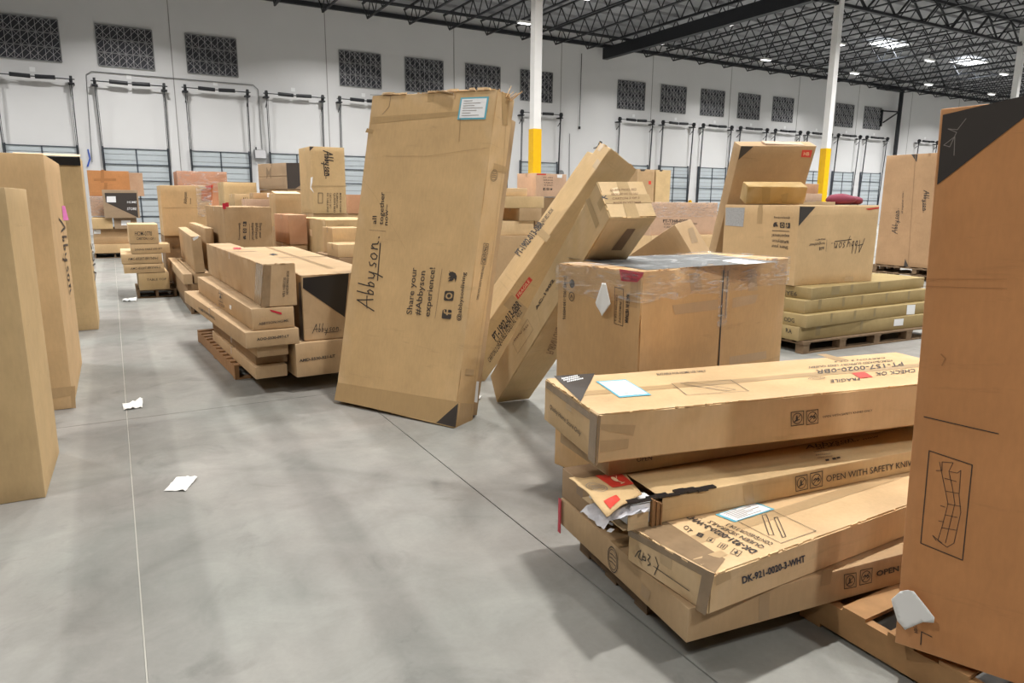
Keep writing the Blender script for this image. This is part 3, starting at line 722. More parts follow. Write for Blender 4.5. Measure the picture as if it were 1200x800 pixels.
BOXES = {
 'FR1': {'P': [1.61, 1.585, 0.14, -7.0, 2.0, 0.994, 0.135, 0.0, 0.0], 'name': 'long_carton', 'label': 'long brown furniture carton at the bottom of the front right stack', 'col': 'brown', 'dec': [{'face': 'front', 'kind': 'noknife', 'p': [[0.7339, 0.0488], [0.796, 0.0442], [0.7254, 0.1104]]}, {'face': 'front', 'kind': 'nohook', 'p': [[0.815, 0.0474], [0.8783, 0.0446], [0.8104, 0.1105]]}, {'face': 'front', 'kind': 'text', 'p': [[0.903, 0.0652], [1.6698, 0.0531], [0.8985, 0.0883]], 's': 'OPEN WITH SAFETY KNIVES ONLY', 'b': 1}, {'face': 'front', 'kind': 'tape', 'p': [[0.611, 0.152], [0.663, 0.152], [0.659, 0.085], [0.607, 0.086]]}, {'face': 'front', 'kind': 'tape', 'p': [[0.312, 0.117], [0.36, 0.118], [0.367, 0.011], [0.319, 0.009]]}, {'face': 'left', 'kind': 'stamp', 'p': [[0.4519, 0.0102], [0.5347, 0.0077], [0.4512, 0.1222]], 'w': 0.004}, {'face': 'left', 'kind': 'tape', 'p': [[0.706, 0.075], [0.77, 0.075], [0.757, 0.025], [0.699, 0.024]]}], 'seam': 'top'},
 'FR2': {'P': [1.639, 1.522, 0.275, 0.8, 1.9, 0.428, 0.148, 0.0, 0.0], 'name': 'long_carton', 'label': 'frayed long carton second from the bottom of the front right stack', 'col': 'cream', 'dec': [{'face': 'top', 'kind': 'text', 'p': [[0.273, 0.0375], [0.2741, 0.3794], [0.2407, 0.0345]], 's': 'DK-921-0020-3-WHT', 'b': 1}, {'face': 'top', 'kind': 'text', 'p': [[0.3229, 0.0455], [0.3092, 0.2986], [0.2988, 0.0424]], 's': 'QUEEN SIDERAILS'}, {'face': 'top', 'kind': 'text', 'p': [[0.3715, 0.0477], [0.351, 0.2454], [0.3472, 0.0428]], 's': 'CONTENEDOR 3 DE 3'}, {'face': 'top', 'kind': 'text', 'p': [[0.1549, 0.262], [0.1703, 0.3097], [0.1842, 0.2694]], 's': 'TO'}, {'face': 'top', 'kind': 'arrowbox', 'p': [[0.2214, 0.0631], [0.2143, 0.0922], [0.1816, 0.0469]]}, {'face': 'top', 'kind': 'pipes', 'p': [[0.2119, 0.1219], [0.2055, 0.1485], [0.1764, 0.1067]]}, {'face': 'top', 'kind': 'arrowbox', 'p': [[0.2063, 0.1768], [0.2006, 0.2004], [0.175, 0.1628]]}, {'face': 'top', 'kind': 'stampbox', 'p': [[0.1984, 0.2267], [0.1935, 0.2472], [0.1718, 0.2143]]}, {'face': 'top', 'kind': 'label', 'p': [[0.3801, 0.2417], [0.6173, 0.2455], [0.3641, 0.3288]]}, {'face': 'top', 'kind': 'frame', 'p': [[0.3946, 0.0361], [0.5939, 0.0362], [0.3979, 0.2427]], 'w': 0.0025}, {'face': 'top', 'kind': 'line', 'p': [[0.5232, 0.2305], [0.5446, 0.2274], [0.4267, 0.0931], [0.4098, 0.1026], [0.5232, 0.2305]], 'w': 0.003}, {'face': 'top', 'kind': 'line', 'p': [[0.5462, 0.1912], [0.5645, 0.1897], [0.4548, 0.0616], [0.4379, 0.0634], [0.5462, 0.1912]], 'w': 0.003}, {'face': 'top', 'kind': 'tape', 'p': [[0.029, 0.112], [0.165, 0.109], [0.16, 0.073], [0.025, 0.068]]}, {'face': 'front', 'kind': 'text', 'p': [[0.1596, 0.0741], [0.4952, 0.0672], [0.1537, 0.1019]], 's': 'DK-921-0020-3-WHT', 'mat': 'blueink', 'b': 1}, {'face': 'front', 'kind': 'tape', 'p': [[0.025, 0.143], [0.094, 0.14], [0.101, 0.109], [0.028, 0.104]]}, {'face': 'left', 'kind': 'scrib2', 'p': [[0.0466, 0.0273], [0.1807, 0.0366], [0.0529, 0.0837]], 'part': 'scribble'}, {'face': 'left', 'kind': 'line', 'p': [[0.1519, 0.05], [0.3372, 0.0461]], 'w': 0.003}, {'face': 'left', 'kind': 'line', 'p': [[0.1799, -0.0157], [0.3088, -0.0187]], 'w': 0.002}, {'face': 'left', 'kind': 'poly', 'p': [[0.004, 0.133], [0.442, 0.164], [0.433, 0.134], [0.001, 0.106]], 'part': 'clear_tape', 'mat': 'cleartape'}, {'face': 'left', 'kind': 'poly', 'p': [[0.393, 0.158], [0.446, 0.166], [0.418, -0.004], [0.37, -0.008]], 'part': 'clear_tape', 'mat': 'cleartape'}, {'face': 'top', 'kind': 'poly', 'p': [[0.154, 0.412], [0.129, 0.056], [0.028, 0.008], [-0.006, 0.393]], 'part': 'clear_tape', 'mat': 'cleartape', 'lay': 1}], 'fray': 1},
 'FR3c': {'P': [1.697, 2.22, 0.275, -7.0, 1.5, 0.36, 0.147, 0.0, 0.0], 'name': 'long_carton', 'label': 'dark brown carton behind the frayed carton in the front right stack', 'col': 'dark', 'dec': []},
 'FR3': {'P': [1.585, 1.919, 0.423, -6.3, 2.1, 0.328, 0.107, 0.0, 0.0], 'name': 'torn_carton', 'label': 'thin torn carton spilling white foam under the top of the front right stack', 'col': 'tan', 'dec': [{'face': 'top', 'kind': 'text', 'p': [[1.1075, 0.1991], [1.4155, 0.2018], [1.1443, 0.2402]], 's': 'Abbyson'}, {'face': 'top', 'kind': 'text', 'p': [[1.1136, 0.1544], [1.1997, 0.1461], [1.1214, 0.1668]], 's': 'Share your'}, {'face': 'top', 'kind': 'text', 'p': [[1.0862, 0.1183], [1.1709, 0.1099], [1.0938, 0.1304]], 's': '#Abbyson'}, {'face': 'top', 'kind': 'text', 'p': [[1.0679, 0.0912], [1.1517, 0.0826], [1.0753, 0.1031]], 's': 'experience!'}, {'face': 'top', 'kind': 'square', 'p': [[1.0742, 0.0492], [1.0951, 0.0497], [1.0875, 0.0663]]}, {'face': 'top', 'kind': 'square', 'p': [[1.1153, 0.0494], [1.1365, 0.0499], [1.1289, 0.0665]]}, {'face': 'top', 'kind': 'square', 'p': [[1.1435, 0.0515], [1.1648, 0.052], [1.1573, 0.0688]]}, {'face': 'top', 'kind': 'text', 'p': [[1.1514, 0.1753], [1.5807, 0.1955], [1.1703, 0.1984]], 's': 'all together now'}, {'face': 'front', 'kind': 'noknife', 'p': [[0.8584, 0.021], [0.9236, 0.0221], [0.8481, 0.0885]]}, {'face': 'front', 'kind': 'nohook', 'p': [[0.9408, 0.0213], [1.0099, 0.0219], [0.9322, 0.0911]]}, {'face': 'front', 'kind': 'text', 'p': [[1.0305, 0.0365], [1.747, 0.0308], [1.0255, 0.0669]], 's': 'OPEN WITH SAFETY KNIVES ONLY'}, {'face': 'front', 'kind': 'tape', 'p': [[0.563, 0.094], [0.617, 0.093], [0.634, 0.007], [0.589, 0.003]]}], 'custom': 'torn'},
 'FR3b': {'P': [1.69, 2.16, 0.534, -6.8, 1.8, 0.45, 0.105, 0.0, 0.0], 'name': 'long_carton', 'label': 'shaded flat carton wedged directly under the top carton of the front right stack', 'col': 'brown', 'dec': [{'face': 'front', 'kind': 'text', 'p': [[0.1357, 0.0471], [0.212, 0.0458], [0.1347, 0.0661]], 's': 'OPEN'}]},
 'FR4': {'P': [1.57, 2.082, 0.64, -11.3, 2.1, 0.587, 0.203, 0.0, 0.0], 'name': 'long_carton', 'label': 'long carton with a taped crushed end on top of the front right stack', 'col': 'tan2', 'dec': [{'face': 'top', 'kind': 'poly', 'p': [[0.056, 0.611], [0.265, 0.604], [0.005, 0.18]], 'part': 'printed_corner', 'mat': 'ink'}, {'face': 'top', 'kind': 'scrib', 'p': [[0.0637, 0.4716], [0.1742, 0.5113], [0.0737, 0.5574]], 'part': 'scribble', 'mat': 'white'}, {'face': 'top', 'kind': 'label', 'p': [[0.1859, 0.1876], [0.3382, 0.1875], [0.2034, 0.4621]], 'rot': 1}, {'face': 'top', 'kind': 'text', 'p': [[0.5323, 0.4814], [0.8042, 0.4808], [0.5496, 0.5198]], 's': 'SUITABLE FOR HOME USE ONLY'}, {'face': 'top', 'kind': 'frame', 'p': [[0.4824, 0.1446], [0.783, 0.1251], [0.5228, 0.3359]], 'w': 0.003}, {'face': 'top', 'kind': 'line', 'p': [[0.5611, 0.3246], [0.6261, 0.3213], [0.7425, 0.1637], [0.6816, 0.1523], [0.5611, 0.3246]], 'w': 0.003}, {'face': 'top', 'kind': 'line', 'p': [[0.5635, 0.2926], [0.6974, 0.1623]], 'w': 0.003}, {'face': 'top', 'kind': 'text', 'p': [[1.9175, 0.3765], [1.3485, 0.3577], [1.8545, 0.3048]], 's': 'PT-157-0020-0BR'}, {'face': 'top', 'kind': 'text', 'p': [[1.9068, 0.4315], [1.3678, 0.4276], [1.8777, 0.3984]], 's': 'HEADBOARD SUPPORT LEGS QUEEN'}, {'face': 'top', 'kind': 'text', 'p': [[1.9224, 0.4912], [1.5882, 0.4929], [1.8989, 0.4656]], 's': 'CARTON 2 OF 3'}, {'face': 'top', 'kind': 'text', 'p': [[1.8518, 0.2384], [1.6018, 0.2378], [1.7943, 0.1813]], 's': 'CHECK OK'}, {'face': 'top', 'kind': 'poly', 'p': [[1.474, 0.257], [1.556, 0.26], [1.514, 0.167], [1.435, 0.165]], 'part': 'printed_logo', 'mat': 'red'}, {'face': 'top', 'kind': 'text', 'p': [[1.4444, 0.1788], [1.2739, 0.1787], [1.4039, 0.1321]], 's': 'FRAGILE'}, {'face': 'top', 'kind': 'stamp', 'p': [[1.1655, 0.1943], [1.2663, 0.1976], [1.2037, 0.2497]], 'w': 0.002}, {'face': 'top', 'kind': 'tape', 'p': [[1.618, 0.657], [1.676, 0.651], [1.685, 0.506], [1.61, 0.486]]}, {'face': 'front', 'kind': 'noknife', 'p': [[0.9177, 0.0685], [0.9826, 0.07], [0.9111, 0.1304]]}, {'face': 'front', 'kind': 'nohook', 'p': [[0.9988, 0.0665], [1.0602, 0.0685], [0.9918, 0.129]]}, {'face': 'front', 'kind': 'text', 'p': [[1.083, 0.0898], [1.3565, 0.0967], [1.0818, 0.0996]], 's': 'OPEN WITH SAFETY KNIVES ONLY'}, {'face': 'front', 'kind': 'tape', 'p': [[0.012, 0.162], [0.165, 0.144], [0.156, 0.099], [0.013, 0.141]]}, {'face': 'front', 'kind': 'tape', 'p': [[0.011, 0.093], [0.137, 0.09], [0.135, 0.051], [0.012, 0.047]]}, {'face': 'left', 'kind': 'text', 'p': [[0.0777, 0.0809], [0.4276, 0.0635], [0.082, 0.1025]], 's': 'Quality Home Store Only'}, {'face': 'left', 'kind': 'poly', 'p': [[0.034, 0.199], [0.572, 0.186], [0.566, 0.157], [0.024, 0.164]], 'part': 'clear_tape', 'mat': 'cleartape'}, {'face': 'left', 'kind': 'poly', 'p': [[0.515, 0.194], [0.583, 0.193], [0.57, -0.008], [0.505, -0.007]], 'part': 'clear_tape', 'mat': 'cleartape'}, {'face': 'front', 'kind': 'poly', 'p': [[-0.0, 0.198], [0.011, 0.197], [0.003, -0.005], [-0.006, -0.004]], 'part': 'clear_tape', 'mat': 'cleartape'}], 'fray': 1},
 'TR': {'P': [2.597, 0.187, 0.2, 19.5, 0.35, 1.1, 1.79, -2.3, 2.0], 'name': 'tall_carton', 'label': 'tall orange-brown carton at the right edge with a boxed line drawing', 'col': 'orange', 'dec': [{'face': 'left', 'kind': 'poly', 'p': [[0.009, 1.769], [0.01, 1.557], [0.301, 1.814]], 'part': 'printed_corner', 'mat': 'ink'}, {'face': 'left', 'kind': 'line', 'p': [[0.0312, 0.8133], [0.1646, 0.8001], [0.2342, 0.7938]], 'w': 0.003}, {'face': 'left', 'kind': 'line', 'p': [[-0.0102, 1.2608], [0.1264, 1.266], [0.215, 1.2694]], 'w': 0.0015, 'mat': 'crease'}, {'face': 'left', 'kind': 'line', 'p': [[-0.0085, 1.2389], [0.1285, 1.2397], [0.2175, 1.2412]], 'w': 0.0015, 'mat': 'crease'}, {'face': 'left', 'kind': 'frame', 'p': [[0.0541, 0.3832], [0.1749, 0.3611], [0.0544, 0.7029]], 'w': 0.003}, {'face': 'left', 'kind': 'line', 'p': [[0.0787, 0.6409], [0.0953, 0.6447], [0.0931, 0.673], [0.1236, 0.6767], [0.1143, 0.6461], [0.1379, 0.6457], [0.1464, 0.6561]], 'w': 0.0018}, {'face': 'left', 'kind': 'line', 'p': [[0.086, 0.6714], [0.1066, 0.5924], [0.1205, 0.5379], [0.1101, 0.4561], [0.1018, 0.4065], [0.1297, 0.3912], [0.1472, 0.4112], [0.1575, 0.5187], [0.1483, 0.5738], [0.1464, 0.6561]], 'w': 0.0018}, {'face': 'left', 'kind': 'line', 'p': [[0.1143, 0.6461], [0.1276, 0.5975], [0.1391, 0.5427], [0.1308, 0.4678], [0.1238, 0.4042]], 'w': 0.0018}, {'face': 'left', 'kind': 'line', 'p': [[0.1043, 0.6208], [0.1378, 0.6171]], 'w': 0.0018}, {'face': 'left', 'kind': 'line', 'p': [[0.1101, 0.5788], [0.1479, 0.5795]], 'w': 0.0018}, {'face': 'left', 'kind': 'line', 'p': [[0.1181, 0.5373], [0.1559, 0.5384]], 'w': 0.0018}, {'face': 'left', 'kind': 'line', 'p': [[0.1164, 0.4989], [0.1496, 0.4993]], 'w': 0.0018}, {'face': 'left', 'kind': 'line', 'p': [[0.1103, 0.4533], [0.1508, 0.456]], 'w': 0.0018}, {'face': 'left', 'kind': 'line', 'p': [[0.0861, 0.4197], [0.1144, 0.4013]], 'w': 0.0018}, {'face': 'left', 'kind': 'line', 'p': [[0.097, 0.405], [0.0861, 0.4197]], 'w': 0.0018}, {'face': 'left', 'kind': 'line', 'p': [[0.0997, 0.5267], [0.1143, 0.5246]], 'w': 0.0018}, {'face': 'left', 'kind': 'line', 'p': [[0.099, 0.4736], [0.1111, 0.4741]], 'w': 0.0018}, {'face': 'left', 'kind': 'text', 'p': [[0.0707, 0.0638], [0.0637, 0.0891], [0.0607, 0.0598]], 's': 'ABC'}, {'face': 'left', 'kind': 'line', 'p': [[0.0811, 0.0274], [0.0801, 0.0738], [0.1109, 0.0674]], 'w': 0.003}, {'face': 'left', 'kind': 'line', 'p': [[0.0713, 1.7509], [0.0516, 1.7202], [0.0264, 1.7252], [0.0499, 1.7127], [0.0352, 1.6707], [0.0188, 1.6772], [0.0464, 1.7004], [0.0487, 1.644]], 'w': 0.002, 'mat': 'grey'}, {'face': 'left', 'kind': 'line', 'p': [[0.0631, 1.0237], [0.0759, 1.0113], [0.0683, 0.9882]], 'w': 0.004, 'mat': 'crease'}]},
 'MB': {'P': [2.252, 2.665, 0.14, 12.4, 1.494, 0.585, 1.175, 0.0, 0.0], 'name': 'wrapped_carton', 'label': 'large carton with grey wrapped top behind the front right stack', 'col': 'mbtan', 'dec': [{'face': 'front', 'kind': 'line', 'p': [[0.7367, 1.1362], [0.7389, 0.9761], [0.751, 0.5857]], 'w': 0.012, 'mat': 'black'}, {'face': 'front', 'kind': 'line', 'p': [[0.7821, 1.1287], [0.789, 0.8628]], 'w': 0.012, 'mat': 'cleartape'}, {'face': 'top', 'kind': 'poly', 'p': [[0.316, 0.819], [1.339, 0.468], [1.105, -0.14], [0.09, 0.05]], 'part': 'grey_printed_top', 'mat': 'greytop'}, {'face': 'top', 'kind': 'poly', 'p': [[0.895, 0.117], [1.125, 0.148], [0.986, -0.123], [0.777, -0.103]], 'part': 'shipping_label', 'mat': 'white', 'lay': 3}, {'face': 'left', 'kind': 'poly', 'p': [[0.438, 1.177], [0.594, 1.172], [0.58, 1.146], [0.555, 1.12], [0.452, 1.117]], 'part': 'red_tag', 'mat': 'redfilm'}, {'face': 'left', 'kind': 'text', 'p': [[0.4561, 1.1482], [0.5591, 1.144], [0.4554, 1.1633]], 's': 'REWORK'}, {'face': 'left', 'kind': 'text', 'p': [[0.4628, 1.1249], [0.5496, 1.124], [0.4621, 1.14]], 's': 'RETURN'}, {'face': 'left', 'kind': 'text', 'p': [[0.05, 1.1076], [0.0478, 0.8666], [0.0714, 1.1093]], 's': 'DI-MB1902-130-H0016'}, {'face': 'left', 'kind': 'disc', 'p': [[0.094, 1.048], [0.1322, 1.0489], [0.0924, 1.0948]]}, {'face': 'left', 'kind': 'ring', 'p': [[0.0931, 0.9772], [0.1315, 0.9787], [0.0916, 1.0243]], 'w': 0.004}, {'face': 'left', 'kind': 'frame', 'p': [[0.4181, 0.8936], [0.4748, 0.8871], [0.4124, 1.0832]], 'w': 0.003}, {'face': 'left', 'kind': 'text', 'p': [[0.4222, 1.0445], [0.4203, 0.9064], [0.4334, 1.0457]], 's': 'CARTON 1 OF 2'}, {'face': 'left', 'kind': 'text', 'p': [[0.4475, 1.0427], [0.4461, 0.9009], [0.4615, 1.042]], 's': 'BT-PHRCSOFZ'}, {'face': 'left', 'kind': 'text', 'p': [[0.4912, 1.0543], [0.4876, 0.9087], [0.513, 1.0539]], 's': 'MADE IN VIETNAM', 'b': 1}, {'face': 'left', 'kind': 'tape', 'p': [[0.512, 1.119], [0.561, 1.117], [0.557, 0.99], [0.513, 0.993]]}, {'face': 'front', 'kind': 'tape', 'p': [[0.395, 1.14], [0.499, 1.135], [0.534, 1.047], [0.428, 1.044]]}, {'face': 'front', 'kind': 'tape', 'p': [[0.992, 1.129], [1.09, 1.125], [1.134, 0.994], [1.024, 0.997]]}, {'face': 'front', 'kind': 'tape', 'p': [[0.26, 0.984], [0.704, 0.976], [0.702, 0.918], [0.291, 0.93]]}, {'face': 'front', 'kind': 'tape', 'p': [[0.855, 0.971], [1.147, 0.97], [1.115, 0.917], [0.856, 0.911]]}, {'face': 'front', 'kind': 'tape', 'p': [[0.866, 0.62], [1.299, 0.596], [1.308, 0.545], [0.873, 0.567]]}], 'seam': 'frontv', 'film': 1, 'fray': 1},  # black line on the front seam paints the shade in the flap gap
 'BB': {'P': [2.051, 4.474, 0.0, 29.6, 0.251, 1.2, 2.492, 1.7, 11.2], 'name': 'tall_carton', 'label': 'tall wide carton leaning alone in the aisle centre with a social media invitation on it', 'col': 'bbtan', 'dec': [{'face': 'left', 'kind': 'script', 'p': [[0.2811, 0.7715], [0.255, 1.3714], [0.1131, 0.7659]], 'w': 0.0095}, {'face': 'left', 'kind': 'line', 'p': [[0.1453, 1.41], [0.3195, 1.4106]], 'w': 0.002}, {'face': 'left', 'kind': 'text', 'p': [[0.2092, 1.4609], [0.2058, 1.5256], [0.1652, 1.4599]], 's': 'all'}, {'face': 'left', 'kind': 'text', 'p': [[0.2816, 1.4593], [0.2573, 1.7182], [0.2372, 1.459]], 's': 'together'}, {'face': 'left', 'kind': 'text', 'p': [[0.3295, 1.4572], [0.3119, 1.6206], [0.2906, 1.4585]], 's': 'now~'}, {'face': 'left', 'kind': 'text', 'p': [[0.6814, 0.789], [0.6741, 1.1515], [0.6274, 0.7852]], 's': 'Share your'}, {'face': 'left', 'kind': 'text', 'p': [[0.7649, 0.791], [0.7596, 1.132], [0.7107, 0.7885]], 's': '#Abbyson'}, {'face': 'left', 'kind': 'text', 'p': [[0.8544, 0.7926], [0.8449, 1.166], [0.8029, 0.789]], 's': 'experience!'}, {'face': 'left', 'kind': 'line', 'p': [[0.9065, 0.7891], [0.9109, 1.1626]], 'w': 0.002}, {'face': 'left', 'kind': 'fsq', 'p': [[1.0514, 0.7972], [1.0489, 0.8672], [0.9656, 0.7931]]}, {'face': 'left', 'kind': 'camera', 'p': [[1.0492, 0.9343], [1.0485, 1.0076], [0.9639, 0.9282]]}, {'face': 'left', 'kind': 'bird', 'p': [[1.0584, 1.0723], [1.0565, 1.158], [0.9652, 1.0698]]}, {'face': 'left', 'kind': 'text', 'p': [[1.1368, 0.7949], [1.1298, 1.1549], [1.1024, 0.7932]], 's': '@abbysonliving'}, {'face': 'left', 'kind': 'poly', 'p': [[1.211, 0.194], [1.215, 0.015], [1.038, 0.013]], 'part': 'printed_corner', 'mat': 'ink'}, {'face': 'left', 'kind': 'tape', 'p': [[0.004, 0.145], [1.222, 0.204], [1.217, 0.019], [-0.005, -0.002]], 'lay': 0}, {'face': 'left', 'kind': 'label', 'p': [[0.8761, 2.2775], [1.1269, 2.2766], [0.8815, 2.4407]]}, {'face': 'left', 'kind': 'tape', 'p': [[0.029, 2.317], [1.138, 2.347], [1.135, 2.323], [0.029, 2.262]], 'lay': 0}, {'face': 'left', 'kind': 'line', 'p': [[-0.0184, 2.4966], [0.1988, 2.4816], [0.1954, 2.3941], [0.1341, 2.3349]], 'w': 0.003}, {'face': 'left', 'kind': 'line', 'p': [[0.2236, 2.002], [0.6319, 2.0042], [0.944, 2.0438], [1.1815, 2.0689]], 'w': 0.002, 'mat': 'crease'}, {'face': 'left', 'kind': 'line', 'p': [[0.8891, 2.3924], [0.9093, 2.2148], [0.9175, 2.1134]], 'w': 0.003, 'mat': 'dirt'}, {'face': 'left', 'kind': 'line', 'p': [[0.0105, 1.8144], [0.1688, 1.6813], [0.539, 1.2826]], 'w': 0.0015, 'mat': 'crease'}, {'face': 'left', 'kind': 'tape', 'p': [[-0.011, 2.228], [0.064, 2.214], [0.05, 2.186], [-0.024, 2.194]]}, {'face': 'front', 'kind': 'line', 'p': [[0.1502, 2.4559], [0.2026, 2.0146], [0.2167, 1.374], [0.1988, 0.6567], [0.213, -0.0019]], 'w': 0.003, 'mat': 'crease'}, {'face': 'front', 'kind': 'tape', 'p': [[0.055, 2.487], [0.173, 2.514], [0.195, 2.287], [0.123, 2.272]]}, {'face': 'front', 'kind': 'tape', 'p': [[0.077, 1.977], [0.272, 1.993], [0.271, 1.948], [0.077, 1.927]]}, {'face': 'front', 'kind': 'stamp', 'p': [[0.049, 1.8389], [0.1443, 1.8543], [0.0531, 1.9273]], 'w': 0.003}, {'face': 'front', 'kind': 'noknife', 'p': [[0.0847, 1.3105], [0.1515, 1.3165], [0.0804, 1.3859]]}, {'face': 'front', 'kind': 'nohook', 'p': [[0.0776, 1.2335], [0.1431, 1.2384], [0.0778, 1.3]]}, {'face': 'front', 'kind': 'text', 'p': [[0.1111, 0.9691], [0.1314, 1.2274], [0.0823, 0.9668]], 's': 'OPEN WITH SAFETY KNIVES ONLY'}, {'face': 'front', 'kind': 'tape', 'p': [[0.061, 0.448], [0.179, 0.441], [0.178, 0.395], [0.06, 0.403]]}, {'face': 'front', 'kind': 'tape', 'p': [[0.052, 0.191], [0.243, 0.175], [0.249, -0.005], [0.047, 0.018]], 'lay': 0}, {'face': 'front', 'kind': 'poly', 'p': [[0.231, 0.35], [0.268, 0.348], [0.283, 0.182], [0.239, 0.189]], 'part': 'shipping_label', 'mat': 'white'}], 'amp': 0.006, 'fray': 1},
 'BB2': {'P': [2.277, 4.635, 0.02, 29.6, 0.085, 1.12, 2.29, 1.7, 11.2], 'name': 'thin_carton', 'label': 'thin flat carton standing directly behind the tall aisle carton', 'col': 'brown', 'dec': []},
 'LB2b': {'P': [2.652, 4.918, 0.0, -7.4, 0.295, 0.255, 2.479, 50.8, -2.1], 'name': 'long_carton', 'label': 'long square-ended carton leaning over the wrapped carton, taped end facing up', 'col': 'tan', 'dec': [{'face': 'top', 'kind': 'text', 'p': [[0.0606, 0.1815], [0.2275, 0.1852], [0.0654, 0.1963]], 's': 'QUEEN PANEL BED', 'mat': 'faint'}, {'face': 'top', 'kind': 'text', 'p': [[0.0572, 0.1519], [0.2256, 0.1551], [0.062, 0.1666]], 's': 'HEADBOARD AND SIDE RAILS', 'mat': 'faint'}, {'face': 'top', 'kind': 'text', 'p': [[0.0538, 0.1225], [0.2237, 0.1252], [0.0586, 0.1371]], 's': 'CARTON 3 OF 3', 'mat': 'faint'}, {'face': 'top', 'kind': 'text', 'p': [[0.0505, 0.0934], [0.2218, 0.0955], [0.0552, 0.1079]], 's': 'MADE IN VIETNAM', 'mat': 'faint'}, {'face': 'top', 'kind': 'text', 'p': [[-0.0052, 0.1237], [0.0329, 0.1288], [-0.0029, 0.147]], 's': 'K', 'b': 1}, {'face': 'top', 'kind': 'tape', 'p': [[0.119, 0.247], [0.189, 0.246], [0.183, -0.003], [0.103, -0.006]]}, {'face': 'top', 'kind': 'poly', 'p': [[0.072, 0.199], [0.152, 0.216], [0.183, 0.12], [0.091, 0.098]], 'part': 'clear_patch', 'mat': 'cream', 'lay': 0}, {'face': 'left', 'kind': 'tape', 'p': [[-0.006, 2.31], [0.021, 2.358], [0.202, 2.361], [0.2, 2.312]]}, {'face': 'left', 'kind': 'text', 'p': [[0.1056, 1.2677], [0.1127, 1.6554], [0.081, 1.2438]], 's': 'AC-1902', 'b': 1}, {'face': 'left', 'kind': 'text', 'p': [[0.0634, 0.7285], [0.1164, 1.0714], [0.0425, 0.7102]], 's': '0PV20', 'mat': 'faint'}, {'face': 'left', 'kind': 'frame', 'p': [[0.1682, 0.7331], [0.1801, 1.1228], [0.0556, 0.6863]], 'w': 0.003, 'mat': 'faint'}, {'face': 'front', 'kind': 'text', 'p': [[0.1563, 0.8836], [0.1029, 1.276], [0.225, 0.8425]], 's': 'FURNITURE', 'mat': 'faint'}, {'face': 'front', 'kind': 'poly', 'p': [[0.137, 2.176], [0.206, 2.171], [0.206, 2.375], [0.151, 2.378]], 'part': 'printed_patch', 'mat': 'faint'}], 'fray': 1},
 'LB2a': {'P': [2.531, 5.643, 0.05, -7.5, 0.348, 0.307, 2.49, 15.9, 31.15], 'name': 'long_carton', 'label': 'longest leaning carton with a red sticker and a crushed top corner', 'col': 'tan', 'dec': [{'face': 'front', 'kind': 'poly', 'p': [[0.072, 0.987], [0.075, 1.194], [0.125, 1.185], [0.12, 0.966]], 'part': 'fragile_label', 'mat': 'red'}, {'face': 'front', 'kind': 'text', 'p': [[0.1121, 0.9897], [0.1135, 1.1596], [0.0819, 1.0015]], 's': 'FRAGILE', 'mat': 'cream'}, {'face': 'front', 'kind': 'text', 'p': [[0.1868, 0.5292], [0.1868, 0.935], [0.1122, 0.5594]], 's': 'PT-1902-013-0BR', 'b': 1}, {'face': 'front', 'kind': 'text', 'p': [[0.2516, 0.5129], [0.2369, 0.885], [0.1943, 0.5331]], 's': 'DOUBLE PEDESTAL TABLE', 'b': 0}, {'face': 'front', 'kind': 'text', 'p': [[0.2694, 0.3235], [0.2613, 0.5277], [0.2192, 0.3486]], 's': 'CARTON 2 OF 2'}, {'face': 'left', 'kind': 'text', 'p': [[0.0924, 1.2818], [0.1212, 1.6463], [-0.0205, 1.2722]], 's': 'PT-1902-013-0BR', 'b': 1}, {'face': 'left', 'kind': 'text', 'p': [[0.1088, 1.6417], [0.1182, 1.7914], [0.0447, 1.6456]], 's': 'NO BED BOX'}, {'face': 'left', 'kind': 'tape', 'p': [[0.228, 2.281], [0.224, 2.358], [0.303, 2.345], [0.308, 2.269]]}, {'face': 'left', 'kind': 'tape', 'p': [[0.084, 1.54], [0.085, 1.605], [0.333, 1.591], [0.333, 1.528]]}, {'face': 'front', 'kind': 'tape', 'p': [[0.027, 0.859], [0.038, 0.978], [0.406, 0.916], [0.411, 0.801]]}], 'fray': 1, 'crush': 1},
 'SB1': {'P': [4.46, 5.28, 0.705, -66.1, 0.705, 0.376, 0.436, 6.7, -33.7], 'name': 'tilted_carton', 'label': 'small tilted carton peeking up behind the wrapped carton', 'col': 'brown', 'dec': [{'face': 'right', 'kind': 'tape', 'p': [[0.195, 0.353], [0.316, 0.352], [0.242, 0.202], [0.108, 0.208]]}]},
 'SB2': {'P': [4.15, 4.75, 0.0, 0.0, 0.95, 0.9, 0.7, 0.0, 0.0], 'name': 'carton', 'label': 'carton hidden behind the wrapped carton, carrying the small tilted one', 'col': 'brown', 'dec': []},
 'r4': {'P': [6.542, 5.054, 0.14, -2.3, 2.55, 1.2, 0.159, 0.0, 0.0], 'name': 'flat_carton', 'label': 'flat carton at the bottom of the pallet stack at right', 'col': 'olive', 'group': 'flat cartons on the right pallet', 'dec': [{'face': 'front', 'kind': 'poly', 'p': [[1.659, 0.134], [1.84, 0.132], [1.839, 0.047], [1.658, 0.05]], 'part': 'shipping_label', 'mat': 'white'}, {'face': 'front', 'kind': 'tape', 'p': [[0.279, 0.04], [0.356, 0.04], [0.356, 0.156], [0.279, 0.156]]}, {'face': 'front', 'kind': 'tape', 'p': [[1.038, 0.04], [1.082, 0.04], [1.082, 0.156], [1.038, 0.156]]}, {'face': 'left', 'kind': 'text', 'p': [[1.0292, 0.0767], [1.1138, 0.0716], [1.024, 0.1251]], 's': 'RA', 'mat': 'ink'}]},
